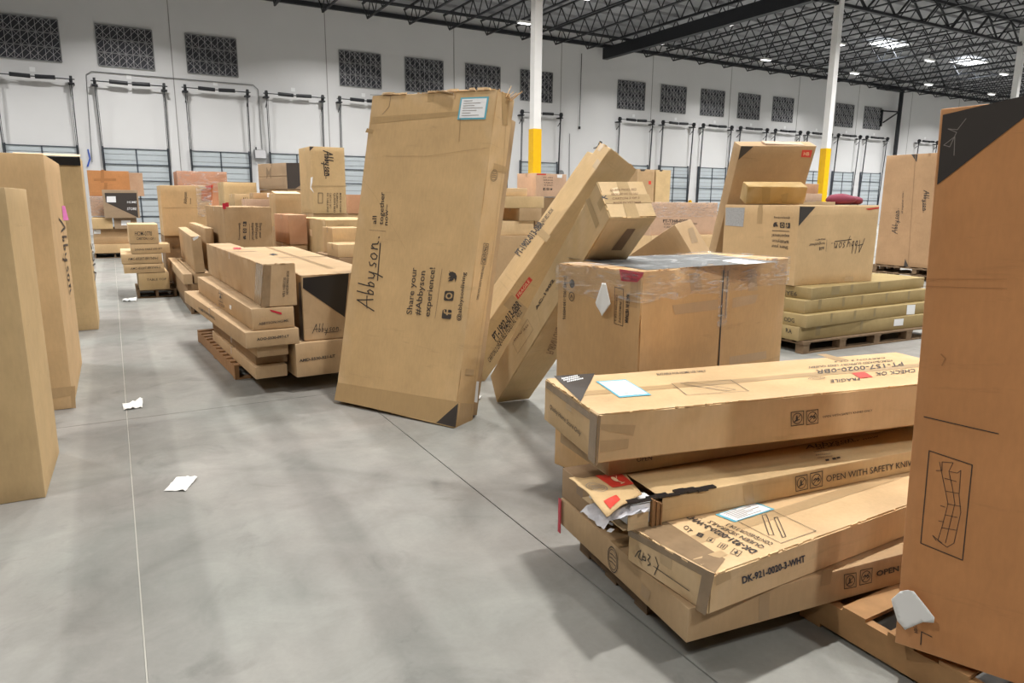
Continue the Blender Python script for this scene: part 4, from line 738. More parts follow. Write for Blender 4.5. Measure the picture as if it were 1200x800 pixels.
 'r3': {'P': [6.571, 4.987, 0.299, 0.7, 2.5, 1.2, 0.139, 0.0, 0.0], 'name': 'flat_carton', 'label': 'flat carton with a white label, second from the bottom of the pallet stack at right', 'col': 'olive', 'group': 'flat cartons on the right pallet', 'dec': [{'face': 'front', 'kind': 'poly', 'p': [[1.898, 0.13], [2.075, 0.124], [2.08, 0.002], [1.904, 0.01]], 'part': 'shipping_label', 'mat': 'white'}, {'face': 'front', 'kind': 'tape', 'p': [[0.418, 0.035], [0.451, 0.035], [0.451, 0.136], [0.418, 0.136]]}, {'face': 'front', 'kind': 'tape', 'p': [[0.841, 0.035], [0.885, 0.035], [0.885, 0.136], [0.841, 0.136]]}, {'face': 'front', 'kind': 'tape', 'p': [[1.221, 0.035], [1.265, 0.035], [1.265, 0.136], [1.221, 0.136]]}, {'face': 'left', 'kind': 'text', 'p': [[0.9112, 0.0364], [1.049, 0.0378], [0.9062, 0.0849]], 's': 'ODG', 'mat': 'ink'}]},
 'r2': {'P': [6.632, 5.074, 0.438, 0.6, 2.45, 1.2, 0.151, 0.0, 0.0], 'name': 'flat_carton', 'label': 'flat carton, third from the bottom of the pallet stack at right', 'col': 'olive', 'group': 'flat cartons on the right pallet', 'dec': [{'face': 'front', 'kind': 'tape', 'p': [[0.235, 0.038], [0.29, 0.038], [0.29, 0.148], [0.235, 0.148]]}, {'face': 'front', 'kind': 'tape', 'p': [[0.667, 0.038], [0.711, 0.038], [0.711, 0.148], [0.667, 0.148]]}, {'face': 'front', 'kind': 'tape', 'p': [[1.024, 0.038], [1.056, 0.038], [1.056, 0.148], [1.024, 0.148]]}, {'face': 'front', 'kind': 'tape', 'p': [[1.501, 0.038], [1.545, 0.038], [1.545, 0.148], [1.501, 0.148]]}, {'face': 'front', 'kind': 'tape', 'p': [[1.97, 0.038], [2.014, 0.038], [2.014, 0.148], [1.97, 0.148]]}]},
 'r1': {'P': [6.742, 5.082, 0.589, 3.2, 2.4, 1.2, 0.135, 0.0, 0.0], 'name': 'flat_carton', 'label': 'flat carton directly under the big upside-down carton at right', 'col': 'olive', 'group': 'flat cartons on the right pallet', 'dec': [{'face': 'front', 'kind': 'tape', 'p': [[0.746, 0.034], [0.801, 0.034], [0.801, 0.132], [0.746, 0.132]]}, {'face': 'front', 'kind': 'tape', 'p': [[1.326, 0.034], [1.37, 0.034], [1.37, 0.132], [1.326, 0.132]]}, {'face': 'front', 'kind': 'tape', 'p': [[0.372, 0.034], [0.526, 0.034], [0.526, 0.132], [0.372, 0.132]]}, {'face': 'left', 'kind': 'text', 'p': [[0.838, 0.0212], [1.019, 0.0225], [0.8331, 0.0706]], 's': 'EYE6', 'mat': 'ink'}]},
 'RB1': {'P': [6.701, 5.299, 0.724, -2.1, 1.366, 1.157, 0.906, 0.0, 0.0], 'name': 'big_carton', 'label': 'big upside-down printed carton with a black corner on the right pallet stack', 'col': 'tan2', 'dec': [{'face': 'left', 'kind': 'poly', 'p': [[0.013, 0.87], [0.335, 0.871], [0.329, 0.642], [0.026, 0.648]], 'part': 'shipping_label', 'mat': 'greylabel'}, {'face': 'left', 'kind': 'bird', 'p': [[0.8632, 0.7149], [0.7817, 0.7125], [0.8704, 0.6468]]}, {'face': 'left', 'kind': 'camera', 'p': [[0.956, 0.7128], [0.8885, 0.7108], [0.9627, 0.6502]]}, {'face': 'left', 'kind': 'fsq', 'p': [[1.035, 0.7104], [0.9748, 0.7086], [1.0417, 0.6483]]}, {'face': 'left', 'kind': 'text', 'p': [[1.0281, 0.7743], [0.7945, 0.7717], [1.0304, 0.7533]], 's': '@abbysonliving'}, {'face': 'left', 'kind': 'line', 'p': [[0.7857, 0.6141], [1.0333, 0.6144]], 'w': 0.006}, {'face': 'left', 'kind': 'text', 'p': [[1.0375, 0.576], [0.7834, 0.5744], [1.0416, 0.5377]], 's': 'experience!'}, {'face': 'left', 'kind': 'text', 'p': [[1.0387, 0.5086], [0.7965, 0.5107], [1.0428, 0.4701]], 's': '#Abbyson'}, {'face': 'left', 'kind': 'text', 'p': [[1.0334, 0.4453], [0.79, 0.4507], [1.0375, 0.4067]], 's': 'Share your'}, {'face': 'front', 'kind': 'poly', 'p': [[-0.011, 0.893], [0.245, 0.891], [-0.005, 0.676]], 'part': 'printed_corner', 'mat': 'ink'}, {'face': 'front', 'kind': 'script', 'p': [[1.1495, 0.5039], [0.5651, 0.4749], [1.1496, 0.3611]], 'w': 0.009}, {'face': 'front', 'kind': 'line', 'p': [[0.4865, 0.5157], [0.488, 0.3829]], 'w': 0.004}, {'face': 'front', 'kind': 'text', 'p': [[0.4541, 0.4378], [0.3679, 0.4368], [0.4597, 0.3984]], 's': 'all'}, {'face': 'front', 'kind': 'text', 'p': [[0.458, 0.4917], [0.1924, 0.4775], [0.46, 0.4574]], 's': 'together'}, {'face': 'front', 'kind': 'text', 'p': [[0.4547, 0.5358], [0.2841, 0.529], [0.4588, 0.5064]], 's': 'now~'}, {'face': 'front', 'kind': 'poly', 'p': [[1.105, 0.872], [1.351, 0.893], [1.354, 0.877], [1.169, 0.857]], 'part': 'red_tape', 'mat': 'red'}, {'face': 'front', 'kind': 'tape', 'p': [[0.865, 0.064], [1.018, 0.068], [1.026, 0.015], [0.858, 0.013]]}, {'face': 'left', 'kind': 'tape', 'p': [[0.538, 0.876], [0.617, 0.877], [0.623, 0.688], [0.544, 0.685]]}]},
 'RB2': {'P': [7.258, 7.3, 0.0, -18.1, 1.056, 0.189, 2.531, 21.8, -1.3], 'name': 'wide_carton', 'label': 'wide carton leaning forward over the big upside-down carton, red label at its top', 'col': 'brown', 'dec': [{'face': 'front', 'kind': 'poly', 'p': [[0.005, 2.53], [0.175, 2.525], [0.011, 2.35]], 'part': 'printed_corner', 'mat': 'ink'}, {'face': 'front', 'kind': 'poly', 'p': [[0.863, 2.48], [1.008, 2.478], [1.015, 2.381], [0.875, 2.387]], 'part': 'fragile_label', 'mat': 'red'}, {'face': 'front', 'kind': 'text', 'p': [[0.9033, 2.4093], [0.9828, 2.407], [0.8953, 2.4538]], 's': 'HB', 'mat': 'cream'}]},
 'RB3': {'P': [6.727, 6.12, 1.64, -25.2, 0.741, 0.197, 0.216, 19.7, -0.3], 'name': 'small_carton', 'label': 'small worn yellowish carton lying on the big upside-down carton', 'col': 'olive2', 'dec': [{'face': 'front', 'kind': 'tape', 'p': [[0.169, 0.203], [0.274, 0.204], [0.305, 0.021], [0.208, 0.021]]}, {'face': 'front', 'kind': 'tape', 'p': [[0.422, 0.119], [0.513, 0.141], [0.517, 0.033], [0.455, 0.022]]}], 'fray': 1},
 'RT': {'P': [15.341, 8.015, 0.283, -2.6, 0.8, 2.0, 2.449, 0.0, 0.0], 'name': 'tall_carton', 'label': 'tall double-width carton on pallets at the far right, two handwritten-style names on it', 'col': 'rtbrown', 'dec': [{'face': 'left', 'kind': 'script', 'p': [[0.4662, 0.7117], [0.4359, 1.28], [0.3423, 0.7062]], 'w': 0.014}, {'face': 'left', 'kind': 'text', 'p': [[0.5517, 1.1689], [0.5105, 1.6547], [0.5112, 1.1682]], 's': 'all together now~'}, {'face': 'left', 'kind': 'script', 'p': [[0.9793, 1.6687], [1.0211, 1.196], [1.0932, 1.6676]], 'w': 0.014}, {'face': 'left', 'kind': 'line', 'p': [[0.688, 2.4368], [0.8219, -0.0092]], 'w': 0.01, 'mat': 'crease'}, {'face': 'left', 'kind': 'poly', 'p': [[0.589, 2.446], [0.736, 2.438], [0.734, 2.272]], 'part': 'printed_corner', 'mat': 'ink'}, {'face': 'left', 'kind': 'poly', 'p': [[0.732, 0.174], [0.72, 0.001], [0.841, -0.004]], 'part': 'printed_corner', 'mat': 'ink'}]},
 'a0': {'P': [0.942, 6.076, 0.14, 3.1, 0.269, 2.0, 0.107, 0.0, 0.0], 'name': 'flat_carton', 'label': 'lowest flat carton on the pallet at left of the aisle', 'col': 'grubby', 'dec': []},
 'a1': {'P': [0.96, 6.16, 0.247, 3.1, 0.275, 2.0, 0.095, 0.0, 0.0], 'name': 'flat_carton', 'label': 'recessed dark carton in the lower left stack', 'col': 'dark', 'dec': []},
 'a2': {'P': [0.957, 6.02, 0.342, 3.1, 0.262, 1.9, 0.098, 0.0, 0.0], 'name': 'flat_carton', 'label': 'small carton just below the coded flat carton in the lower left stack', 'col': 'grubby', 'dec': []},
 'a3': {'P': [0.861, 5.951, 0.44, 3.7, 0.443, 3.1, 0.136, 0.0, 0.0], 'name': 'flat_carton', 'label': 'flat carton with a code printed on its end, jutting out of the left stack', 'col': 'grubby', 'dec': [{'face': 'front', 'kind': 'text', 'p': [[0.0906, 0.0604], [0.3551, 0.0642], [0.092, 0.0819]], 's': 'AOO-5530-097-LT', 'b': 1}, {'face': 'left', 'kind': 'text', 'p': [[0.949, 0.0461], [1.8342, 0.0548], [0.9624, 0.0756]], 's': 'HOME FURNISHING'}]},
 'a4': {'P': [0.93, 5.999, 0.578, 2.6, 0.348, 2.853, 0.182, 0.0, 0.0], 'name': 'long_carton', 'label': 'long narrow carton sandwiched in the middle of the left stack', 'col': 'grubby', 'dec': [{'face': 'front', 'kind': 'poly', 'p': [[0.147, 0.168], [0.243, 0.135], [0.242, 0.117], [0.16, 0.149]], 'part': 'red_tag', 'mat': 'redfilm'}, {'face': 'left', 'kind': 'arrowbox', 'p': [[1.3143, 0.0631], [1.549, 0.071], [1.3484, 0.1452]]}, {'face': 'left', 'kind': 'text', 'p': [[1.2951, 0.0171], [1.6203, 0.0254], [1.3066, 0.0447]], 's': 'THIS SIDE UP'}, {'face': 'left', 'kind': 'poly', 'p': [[1.903, 0.096], [2.007, 0.101], [1.97, 0.056], [1.891, 0.061]], 'part': 'label', 'mat': 'white'}, {'face': 'front', 'kind': 'text', 'p': [[0.0501, 0.0423], [0.2958, 0.054], [0.0514, 0.0639]], 's': 'ABBYSON HOME'}]},
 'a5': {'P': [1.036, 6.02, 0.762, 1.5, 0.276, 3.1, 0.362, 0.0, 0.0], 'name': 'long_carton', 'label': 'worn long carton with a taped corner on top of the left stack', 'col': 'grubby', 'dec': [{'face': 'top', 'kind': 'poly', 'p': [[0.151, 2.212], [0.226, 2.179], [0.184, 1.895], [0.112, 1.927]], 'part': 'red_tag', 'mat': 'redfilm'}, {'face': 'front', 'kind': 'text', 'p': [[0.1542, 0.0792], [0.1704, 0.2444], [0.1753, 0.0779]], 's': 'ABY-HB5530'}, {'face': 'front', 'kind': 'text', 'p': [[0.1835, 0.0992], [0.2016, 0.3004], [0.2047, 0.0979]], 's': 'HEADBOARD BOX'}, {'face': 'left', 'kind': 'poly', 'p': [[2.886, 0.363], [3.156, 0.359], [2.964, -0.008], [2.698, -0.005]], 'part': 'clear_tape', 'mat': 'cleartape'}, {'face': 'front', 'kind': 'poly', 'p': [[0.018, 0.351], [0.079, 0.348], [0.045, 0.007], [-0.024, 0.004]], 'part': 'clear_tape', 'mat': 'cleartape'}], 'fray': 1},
 'b1': {'P': [1.262, 5.972, 0.14, 3.4, 0.85, 1.8, 0.299, 0.0, 0.0], 'name': 'carton', 'label': 'deep carton with a stencilled code at the bottom right of the left stack', 'col': 'grubby', 'dec': [{'face': 'front', 'kind': 'text', 'p': [[0.0271, 0.1392], [0.3438, 0.1462], [0.0284, 0.1631]], 's': 'AMD-5530-521-LT', 'b': 1}]},
 'b2': {'P': [1.356, 6.052, 0.439, -1.4, 0.692, 3.9, 0.577, 0.0, 0.0], 'name': 'big_carton', 'label': 'large carton with a black upper corner and a script name in the left stack', 'col': 'grubby', 'dec': [{'face': 'front', 'kind': 'poly', 'p': [[0.018, 0.553], [0.417, 0.577], [0.364, 0.188], [0.335, 0.212], [0.014, 0.466]], 'part': 'printed_corner', 'mat': 'ink2'}, {'face': 'front', 'kind': 'script', 'p': [[0.0745, 0.073], [0.3291, 0.0755], [0.0816, 0.1444]], 'w': 0.005}, {'face': 'top', 'kind': 'poly', 'p': [[0.142, 2.482], [0.214, 2.628], [0.241, 2.442], [0.16, 2.306]], 'part': 'hand_hole', 'mat': 'black'}, {'face': 'top', 'kind': 'tape', 'p': [[0.317, 3.905], [0.369, 3.885], [0.42, 0.521], [0.356, 0.457]], 'lay': 0}, {'face': 'left', 'kind': 'poly', 'p': [[3.74, 0.0], [3.895, 0.0], [3.895, 0.52], [3.8, 0.5]], 'part': 'black_tape', 'mat': 'ink2'}], 'fray': 1, 'seam': 'top'},  # black strip on the left face paints the dark gap beside the next carton
 's1': {'P': [0.967, 10.939, 0.6, -1.3, 0.133, 3.1, 0.522, 0.4, -2.1], 'name': 'upright_carton', 'label': 'upright thin carton with a torn white corner, beyond the left stack', 'col': 'grubby', 'dec': [{'face': 'front', 'kind': 'poly', 'p': [[0.019, 0.497], [0.107, 0.535], [0.091, 0.493], [0.031, 0.46]], 'part': 'torn_edge', 'mat': 'white'}]},
 's2': {'P': [1.182, 11.339, 0.6, -0.8, 0.115, 2.9, 0.62, 0.0, 0.0], 'name': 'upright_carton', 'label': 'upright thin carton standing behind the torn-cornered thin one', 'col': 'grubby', 'dec': []},
 's3': {'P': [0.8, 10.867, 0.45, -0.2, 0.12, 3.2, 0.149, 0.0, 0.0], 'name': 'flat_carton', 'label': 'low narrow carton at the aisle side beneath the upright thin cartons', 'col': 'grubby', 'dec': []},
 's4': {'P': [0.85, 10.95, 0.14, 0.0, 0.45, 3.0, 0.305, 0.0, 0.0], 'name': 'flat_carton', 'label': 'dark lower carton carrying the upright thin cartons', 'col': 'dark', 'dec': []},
 's5': {'P': [0.945, 10.95, 0.45, 0.0, 0.365, 3.0, 0.145, 0.0, 0.0], 'name': 'flat_carton', 'label': 'flat carton between the low narrow carton and the upright ones', 'col': 'brown', 'dec': []},
 'w7': {'P': [1.366, 10.6, 0.9, 0.6, 0.646, 2.0, 0.64, 0.0, 0.0], 'name': 'big_carton', 'label': 'carton with three social media icons, beyond the left stack', 'col': 'brown', 'dec': [{'face': 'front', 'kind': 'fsq', 'p': [[0.2466, 0.436], [0.2424, 0.3702], [0.295, 0.4357]]}, {'face': 'front', 'kind': 'camera', 'p': [[0.2404, 0.3403], [0.2362, 0.2743], [0.2888, 0.3397]]}, {'face': 'front', 'kind': 'bird', 'p': [[0.2342, 0.2443], [0.2299, 0.1781], [0.2827, 0.2434]]}, {'face': 'front', 'kind': 'text', 'p': [[0.1905, 0.4185], [0.1748, 0.1792], [0.2134, 0.4183]], 's': '@abbysonliving'}, {'face': 'front', 'kind': 'line', 'p': [[0.3335, 0.4053], [0.319, 0.1763]], 'w': 0.004}, {'face': 'front', 'kind': 'text', 'p': [[0.3633, 0.4171], [0.3481, 0.1757], [0.4028, 0.4168]], 's': 'experience!'}, {'face': 'front', 'kind': 'text', 'p': [[0.4145, 0.4167], [0.4003, 0.1868], [0.4543, 0.4164]], 's': '#Abbyson'}, {'face': 'front', 'kind': 'text', 'p': [[0.466, 0.4163], [0.4527, 0.198], [0.506, 0.416]], 's': 'Share your'}], 'fray': 1},
 'w7b': {'P': [1.37, 10.62, 0.14, 0.6, 0.7, 1.95, 0.755, 0.0, 0.0], 'name': 'carton', 'label': 'carton hidden low under the icon-printed carton', 'col': 'dark', 'dec': []},
 'v1': {'P': [0.8, 14.4, 0.97, 0.0, 0.84, 1.0, 0.915, 0.0, 0.0], 'name': 'big_carton', 'label': 'wrapped carton with red tape on its top edge, beside the icon-printed carton', 'col': 'tan2', 'dec': [{'face': 'front', 'kind': 'poly', 'p': [[0.758, 0.91], [0.907, 0.936], [0.889, 0.881], [0.799, 0.864]], 'part': 'red_tape', 'mat': 'red'}, {'face': 'front', 'kind': 'poly', 'p': [[0.695, 0.847], [0.889, 0.881], [0.872, 0.645], [0.679, 0.644]], 'part': 'printed_patch', 'mat': 'rust'}, {'face': 'front', 'kind': 'line', 'p': [[0.0239, 0.5089], [0.6697, 0.5105]], 'w': 0.006, 'mat': 'crease'}, {'face': 'front', 'kind': 'text', 'p': [[0.4274, 0.5798], [0.4441, 0.7965], [0.3698, 0.5795]], 's': 'Abbyson'}, {'face': 'front', 'kind': 'text', 'p': [[0.4997, 0.5802], [0.508, 0.689], [0.4708, 0.58]], 's': 'now'}]},
 'v1b': {'P': [0.8, 14.45, 0.14, 0.0, 0.84, 1.0, 0.83, 0.0, 0.0], 'name': 'carton', 'label': 'carton beneath the red-taped wrapped carton', 'col': 'dark', 'dec': []},
 't1': {'P': [0.21, 13.1, 0.91, 0.0, 0.44, 0.9, 0.32, 0.0, 0.0], 'name': 'small_carton', 'label': 'carton with stamped lettering on top of the small aisle stack', 'col': 'cream', 'group': 'cartons of the small aisle stack', 'dec': [{'face': 'front', 'kind': 'text', 'p': [[0.0871, 0.1357], [0.3369, 0.1315], [0.0931, 0.2049]], 's': 'HOM-0770'}, {'face': 'front', 'kind': 'text', 'p': [[0.1058, 0.0658], [0.3817, 0.0604], [0.1094, 0.1075]], 's': 'CARTON 1 OF 1'}]},
 't2': {'P': [0.22, 13.1, 0.75, 0.0, 0.58, 0.5, 0.155, 0.0, 0.0], 'name': 'flat_carton', 'label': 'thin carton second from the top of the small aisle stack', 'col': 'cream', 'group': 'cartons of the small aisle stack', 'dec': [{'face': 'front', 'kind': 'text', 'p': [[0.0558, 0.0523], [0.4608, 0.0627], [0.0582, 0.0802]], 's': 'DINING TABLE LEG SET'}]},
 't3': {'P': [0.07, 13.1, 0.585, 0.0, 0.6, 1.6, 0.16, 0.0, 0.0], 'name': 'flat_carton', 'label': 'thin carton in the middle of the small aisle stack', 'col': 'cream', 'group': 'cartons of the small aisle stack', 'dec': [{'face': 'front', 'kind': 'text', 'p': [[0.0928, 0.0599], [0.5334, 0.0663], [0.0966, 0.1017]], 's': 'AMC-8320T-BRYNN-1'}]},
 't4': {'P': [0.09, 13.1, 0.43, 0.0, 0.6, 0.8, 0.15, 0.0, 0.0], 'name': 'flat_carton', 'label': 'thin carton second from the bottom of the small aisle stack', 'col': 'cream', 'group': 'cartons of the small aisle stack', 'dec': [{'face': 'front', 'kind': 'text', 'p': [[0.0962, 0.0596], [0.5394, 0.0703], [0.0993, 0.0946]], 's': 'AMC-8320T-BRYNN-2'}]},
 't5': {'P': [0.29, 13.1, 0.14, 0.0, 0.46, 1.2, 0.285, 0.0, 0.0], 'name': 'flat_carton', 'label': 'lowest box-shaped carton of the small aisle stack', 'col': 'tan', 'group': 'cartons of the small aisle stack', 'dec': [{'face': 'front', 'kind': 'text', 'p': [[0.1177, 0.1552], [0.4132, 0.1553], [0.1208, 0.1908]], 's': 'TABLE TOP'}]},
 'u1': {'P': [-0.51, 23.7, 1.69, 0.0, 1.05, 0.8, 0.73, 0.0, 0.0], 'name': 'wide_carton', 'label': 'widest orange carton with criss-cross tape at the top of the far left stack', 'col': 'orange', 'dec': [{'face': 'front', 'kind': 'tape', 'p': [[0.347, 0.746], [0.432, 0.748], [0.398, 0.388], [0.313, 0.386]]}, {'face': 'front', 'kind': 'tape', 'p': [[0.155, 0.502], [0.711, 0.515], [0.704, 0.442], [0.148, 0.431]]}, {'face': 'front', 'kind': 'tape', 'p': [[0.398, 0.388], [0.484, 0.39], [0.429, 0.027], [0.343, 0.026]]}]},
 'u2': {'P': [-0.51, 23.6, 1.13, 0.0, 1.13, 0.9, 0.55, 0.0, 0.0], 'name': 'wrapped_carton', 'label': 'film-wrapped carton beneath the criss-cross taped one', 'col': 'pinkish', 'dec': []},
 'u3': {'P': [-0.18, 22.5, 1.1, 0.0, 0.87, 0.75, 0.77, 0.0, 0.0], 'name': 'carton', 'label': 'carton with a black printed diagonal and white label in the far left stack', 'col': 'greytan', 'dec': [{'face': 'front', 'kind': 'poly', 'p': [[0.059, 0.682], [0.836, 0.692], [0.819, 0.01], [0.738, 0.057], [0.066, 0.429]], 'part': 'printed_corner', 'mat': 'ink'}, {'face': 'front', 'kind': 'poly', 'p': [[0.101, 0.591], [0.316, 0.593], [0.312, 0.431], [0.086, 0.429]], 'part': 'shipping_label', 'mat': 'white', 'lay': 3}, {'face': 'front', 'kind': 'text', 'p': [[0.5797, 0.4091], [0.8111, 0.4104], [0.5849, 0.4675]], 's': 'HOME', 'mat': 'white', 'lay': 3}, {'face': 'front', 'kind': 'text', 'p': [[0.563, 0.222], [0.7947, 0.2222], [0.5693, 0.2922]], 's': 'STORE', 'mat': 'white', 'lay': 3}]},
 'u4': {'P': [-0.5, 22.6, 0.8, 0.0, 0.5, 1.9, 0.3, 0.0, 0.0], 'name': 'flat_carton', 'label': 'left one of the two flat cartons under the black-diagonal carton', 'col': 'tan', 'dec': []},
 'u5': {'P': [0.03, 22.6, 0.8, 0.0, 0.57, 1.9, 0.29, 0.0, 0.0], 'name': 'flat_carton', 'label': 'right one of the two flat cartons under the black-diagonal carton', 'col': 'greytan', 'dec': [{'face': 'front', 'kind': 'poly', 'p': [[0.182, 0.238], [0.414, 0.237], [0.401, 0.095], [0.17, 0.097]], 'part': 'shipping_label', 'mat': 'white'}]},
 'u9': {'P': [-0.5, 22.7, 0.59, 0.0, 1.0, 1.8, 0.21, 0.0, 0.0], 'name': 'flat_carton', 'label': 'flat carton in the middle of the far left stack', 'col': 'brown', 'dec': [{'face': 'front', 'kind': 'poly', 'p': [[0.028, 0.193], [0.191, 0.191], [0.18, 0.074], [0.017, 0.076]], 'part': 'shipping_label', 'mat': 'white'}]},
 'u6': {'P': [-0.51, 22.7, 0.38, 0.0, 0.96, 1.8, 0.21, 0.0, 0.0], 'name': 'flat_carton', 'label': 'flat carton second from the bottom of the far left stack', 'col': 'brown', 'dec': []},
 'u7': {'P': [-0.5, 22.5, 0.14, 0.0, 0.95, 2.0, 0.24, 0.0, 0.0], 'name': 'flat_carton', 'label': 'lowest flat carton of the far left stack', 'col': 'tan2', 'dec': []},
 'v2': {'P': [1.53, 20.0, 1.2, 0.0, 1.19, 1.2, 1.14, 0.0, 0.0], 'name': 'wrapped_carton', 'label': 'orange film-wrapped carton standing in front of the second dock door', 'col': 'rust', 'dec': []},
 'v2b': {'P': [1.53, 20.05, 0.14, 0.0, 1.19, 1.2, 1.06, 0.0, 0.0], 'name': 'carton', 'label': 'carton under the orange film-wrapped one', 'col': 'dark', 'dec': []},
 'v3': {'P': [2.35, 18.0, 1.5, 0.0, 0.75, 1.0, 0.54, 0.0, 0.0], 'name': 'carton', 'label': 'pale carton behind the red-taped wrapped carton', 'col': 'tan', 'dec': []},
 'v3b': {'P': [2.35, 18.05, 0.14, 0.0, 0.75, 1.0, 1.36, 0.0, 0.0], 'name': 'carton', 'label': 'carton beneath the pale one behind the red-taped carton', 'col': 'brown', 'dec': []},
 'w6': {'P': [2.42, 16.9, 1.5, 0.0, 0.56, 0.8, 0.26, 0.0, 0.0], 'name': 'carton', 'label': 'small carton with a script name behind the icon-printed carton', 'col': 'tan2', 'dec': [{'face': 'front', 'kind': 'text', 'p': [[0.1635, 0.0759], [0.457, 0.0777], [0.1708, 0.189]], 's': 'Abbyson'}]},
 'w6b': {'P': [2.42, 16.95, 0.14, 0.0, 0.56, 0.8, 1.36, 0.0, 0.0], 'name': 'carton', 'label': 'carton beneath the small script-name carton', 'col': 'brown', 'dec': []},
 'w5': {'P': [2.37, 15.0, 1.38, 0.0, 0.65, 0.6, 0.27, 0.0, 0.0], 'name': 'carton', 'label': 'pinkish carton above the icon-printed carton', 'col': 'pinkish', 'dec': []},
 'w5b': {'P': [2.37, 15.05, 0.14, 0.0, 0.65, 1.2, 1.24, 0.0, 0.0], 'name': 'carton', 'label': 'carton beneath the pinkish one', 'col': 'brown', 'dec': []},
 'w4': {'P': [2.62, 15.65, 1.38, 0.0, 0.45, 0.5, 0.4, 0.0, 0.0], 'name': 'small_carton', 'label': 'small carton with a white sticker below the half-black carton', 'col': 'brown', 'dec': [{'face': 'front', 'kind': 'poly', 'p': [[0.28, 0.399], [0.332, 0.4], [0.327, 0.311], [0.275, 0.311]], 'part': 'sticker', 'mat': 'white'}]},
 'w3': {'P': [2.47, 12.6, 1.18, 0.0, 0.43, 0.6, 0.56, 0.0, 0.0], 'name': 'carton', 'label': 'open-topped carton below the tall script-name carton', 'col': 'tan2', 'dec': []},
 'w3b': {'P': [2.47, 12.62, 0.14, 0.0, 0.43, 0.6, 1.04, 0.0, 0.0], 'name': 'carton', 'label': 'carton beneath the open-topped one', 'col': 'brown', 'dec': []},
 'w9': {'P': [2.33, 11.0, 0.97, 0.0, 0.27, 1.1, 0.45, 0.0, 0.0], 'name': 'carton', 'label': 'reddish carton next to the light-topped worn carton', 'col': 'rust2', 'dec': []},
 'w9b': {'P': [2.33, 11.02, 0.14, 0.0, 0.27, 1.1, 0.83, 0.0, 0.0], 'name': 'carton', 'label': 'carton beneath the reddish one', 'col': 'brown', 'dec': []},
 'w10': {'P': [2.47, 9.1, 0.95, 0.0, 0.43, 0.5, 0.34, 0.0, 0.0], 'name': 'small_carton', 'label': 'small carton touching the left side of the tall aisle carton', 'col': 'tan2', 'dec': []},
 'w10c': {'P': [2.38, 8.55, 0.95, 0.0, 0.37, 0.5, 0.16, 0.0, 0.0], 'name': 'small_carton', 'label': 'low small carton in front of the one touching the tall aisle carton', 'col': 'tan2', 'dec': []},
 'w10b': {'P': [2.38, 8.5, 0.14, 0.0, 0.57, 1.15, 0.81, 0.0, 0.0], 'name': 'carton', 'label': 'carton carrying two small ones behind the tall aisle carton', 'col': 'dark', 'dec': []},
 'w11': {'P': [4.72, 16.0, 1.34, 0.0, 0.48, 0.8, 0.43, 0.0, 0.0], 'name': 'open_carton', 'label': 'open pinkish carton right of the tall script-name carton', 'col': 'rust2', 'dec': []},
 'w11b': {'P': [4.72, 16.02, 0.14, 0.0, 0.48, 0.8, 1.2, 0.0, 0.0], 'name': 'carton', 'label': 'carton beneath the open pinkish one', 'col': 'brown', 'dec': []},
 'w1': {'P': [3.609, 17.0, 1.878, 18.5, 0.6, 1.3, 0.605, 0.0, 0.0], 'name': 'carton', 'label': 'half-black carton on top of the rear left row', 'col': 'greytan', 'dec': [{'face': 'front', 'kind': 'poly', 'p': [[0.003, 0.597], [0.376, 0.614], [0.346, 0.101], [0.206, 0.019], [0.006, 0.015]], 'part': 'black_printed_side', 'mat': 'ink'}, {'face': 'left', 'kind': 'text', 'p': [[0.3708, 0.2615], [0.6091, 0.2579], [0.4021, 0.5202]], 's': 'M', 'mat': 'crease'}], 'seam': 'lefth'},
 'w1b': {'P': [3.62, 17.02, 0.14, 18.5, 0.8, 1.3, 1.735, 0.0, 0.0], 'name': 'carton', 'label': 'carton beneath the half-black one', 'col': 'brown', 'dec': []},
 'w2': {'P': [3.443, 14.0, 1.377, 0.9, 0.672, 0.917, 1.283, 0.0, 0.0], 'name': 'tall_carton', 'label': 'tall yellowish carton with a script name turned sideways and a torn edge', 'col': 'tan', 'dec': [{'face': 'front', 'kind': 'script', 'p': [[0.271, 1.2078], [0.2807, 0.6816], [0.4303, 1.2063]], 'w': 0.02}, {'face': 'front', 'kind': 'line', 'p': [[0.0066, 0.5296], [0.6852, 0.5414]], 'w': 0.012, 'mat': 'crease'}, {'face': 'front', 'kind': 'poly', 'p': [[-0.015, 1.27], [0.075, 1.274], [-0.014, 1.188]], 'part': 'printed_corner', 'mat': 'ink'}, {'face': 'front', 'kind': 'poly', 'p': [[-0.018, 0.691], [0.024, 0.708], [0.01, 0.595], [-0.019, 0.513], [0.034, 0.4], [-0.037, 0.48]], 'part': 'torn_edge', 'mat': 'white'}, {'face': 'front', 'kind': 'frame', 'p': [[0.1076, 0.204], [0.1916, 0.2044], [0.1168, 0.4009]], 'w': 0.01}, {'face': 'front', 'kind': 'text', 'p': [[0.2851, 0.403], [0.268, 0.0224], [0.3224, 0.4035]], 's': 'KD TABLE BASE'}, {'face': 'front', 'kind': 'text', 'p': [[0.3359, 0.4037], [0.3228, 0.1055], [0.3734, 0.4041]], 's': 'CARTON 2 OF 2'}, {'face': 'front', 'kind': 'text', 'p': [[0.4211, 0.4047], [0.4047, 0.0222], [0.4588, 0.4052]], 's': 'QUEEN BED'}, {'face': 'front', 'kind': 'text', 'p': [[0.4725, 0.4054], [0.4598, 0.1058], [0.5103, 0.4059]], 's': 'FURNITURE'}, {'face': 'front', 'kind': 'text', 'p': [[0.5413, 0.4063], [0.5253, 0.0221], [0.5793, 0.4068]], 's': 'MADE IN CHINA'}]},
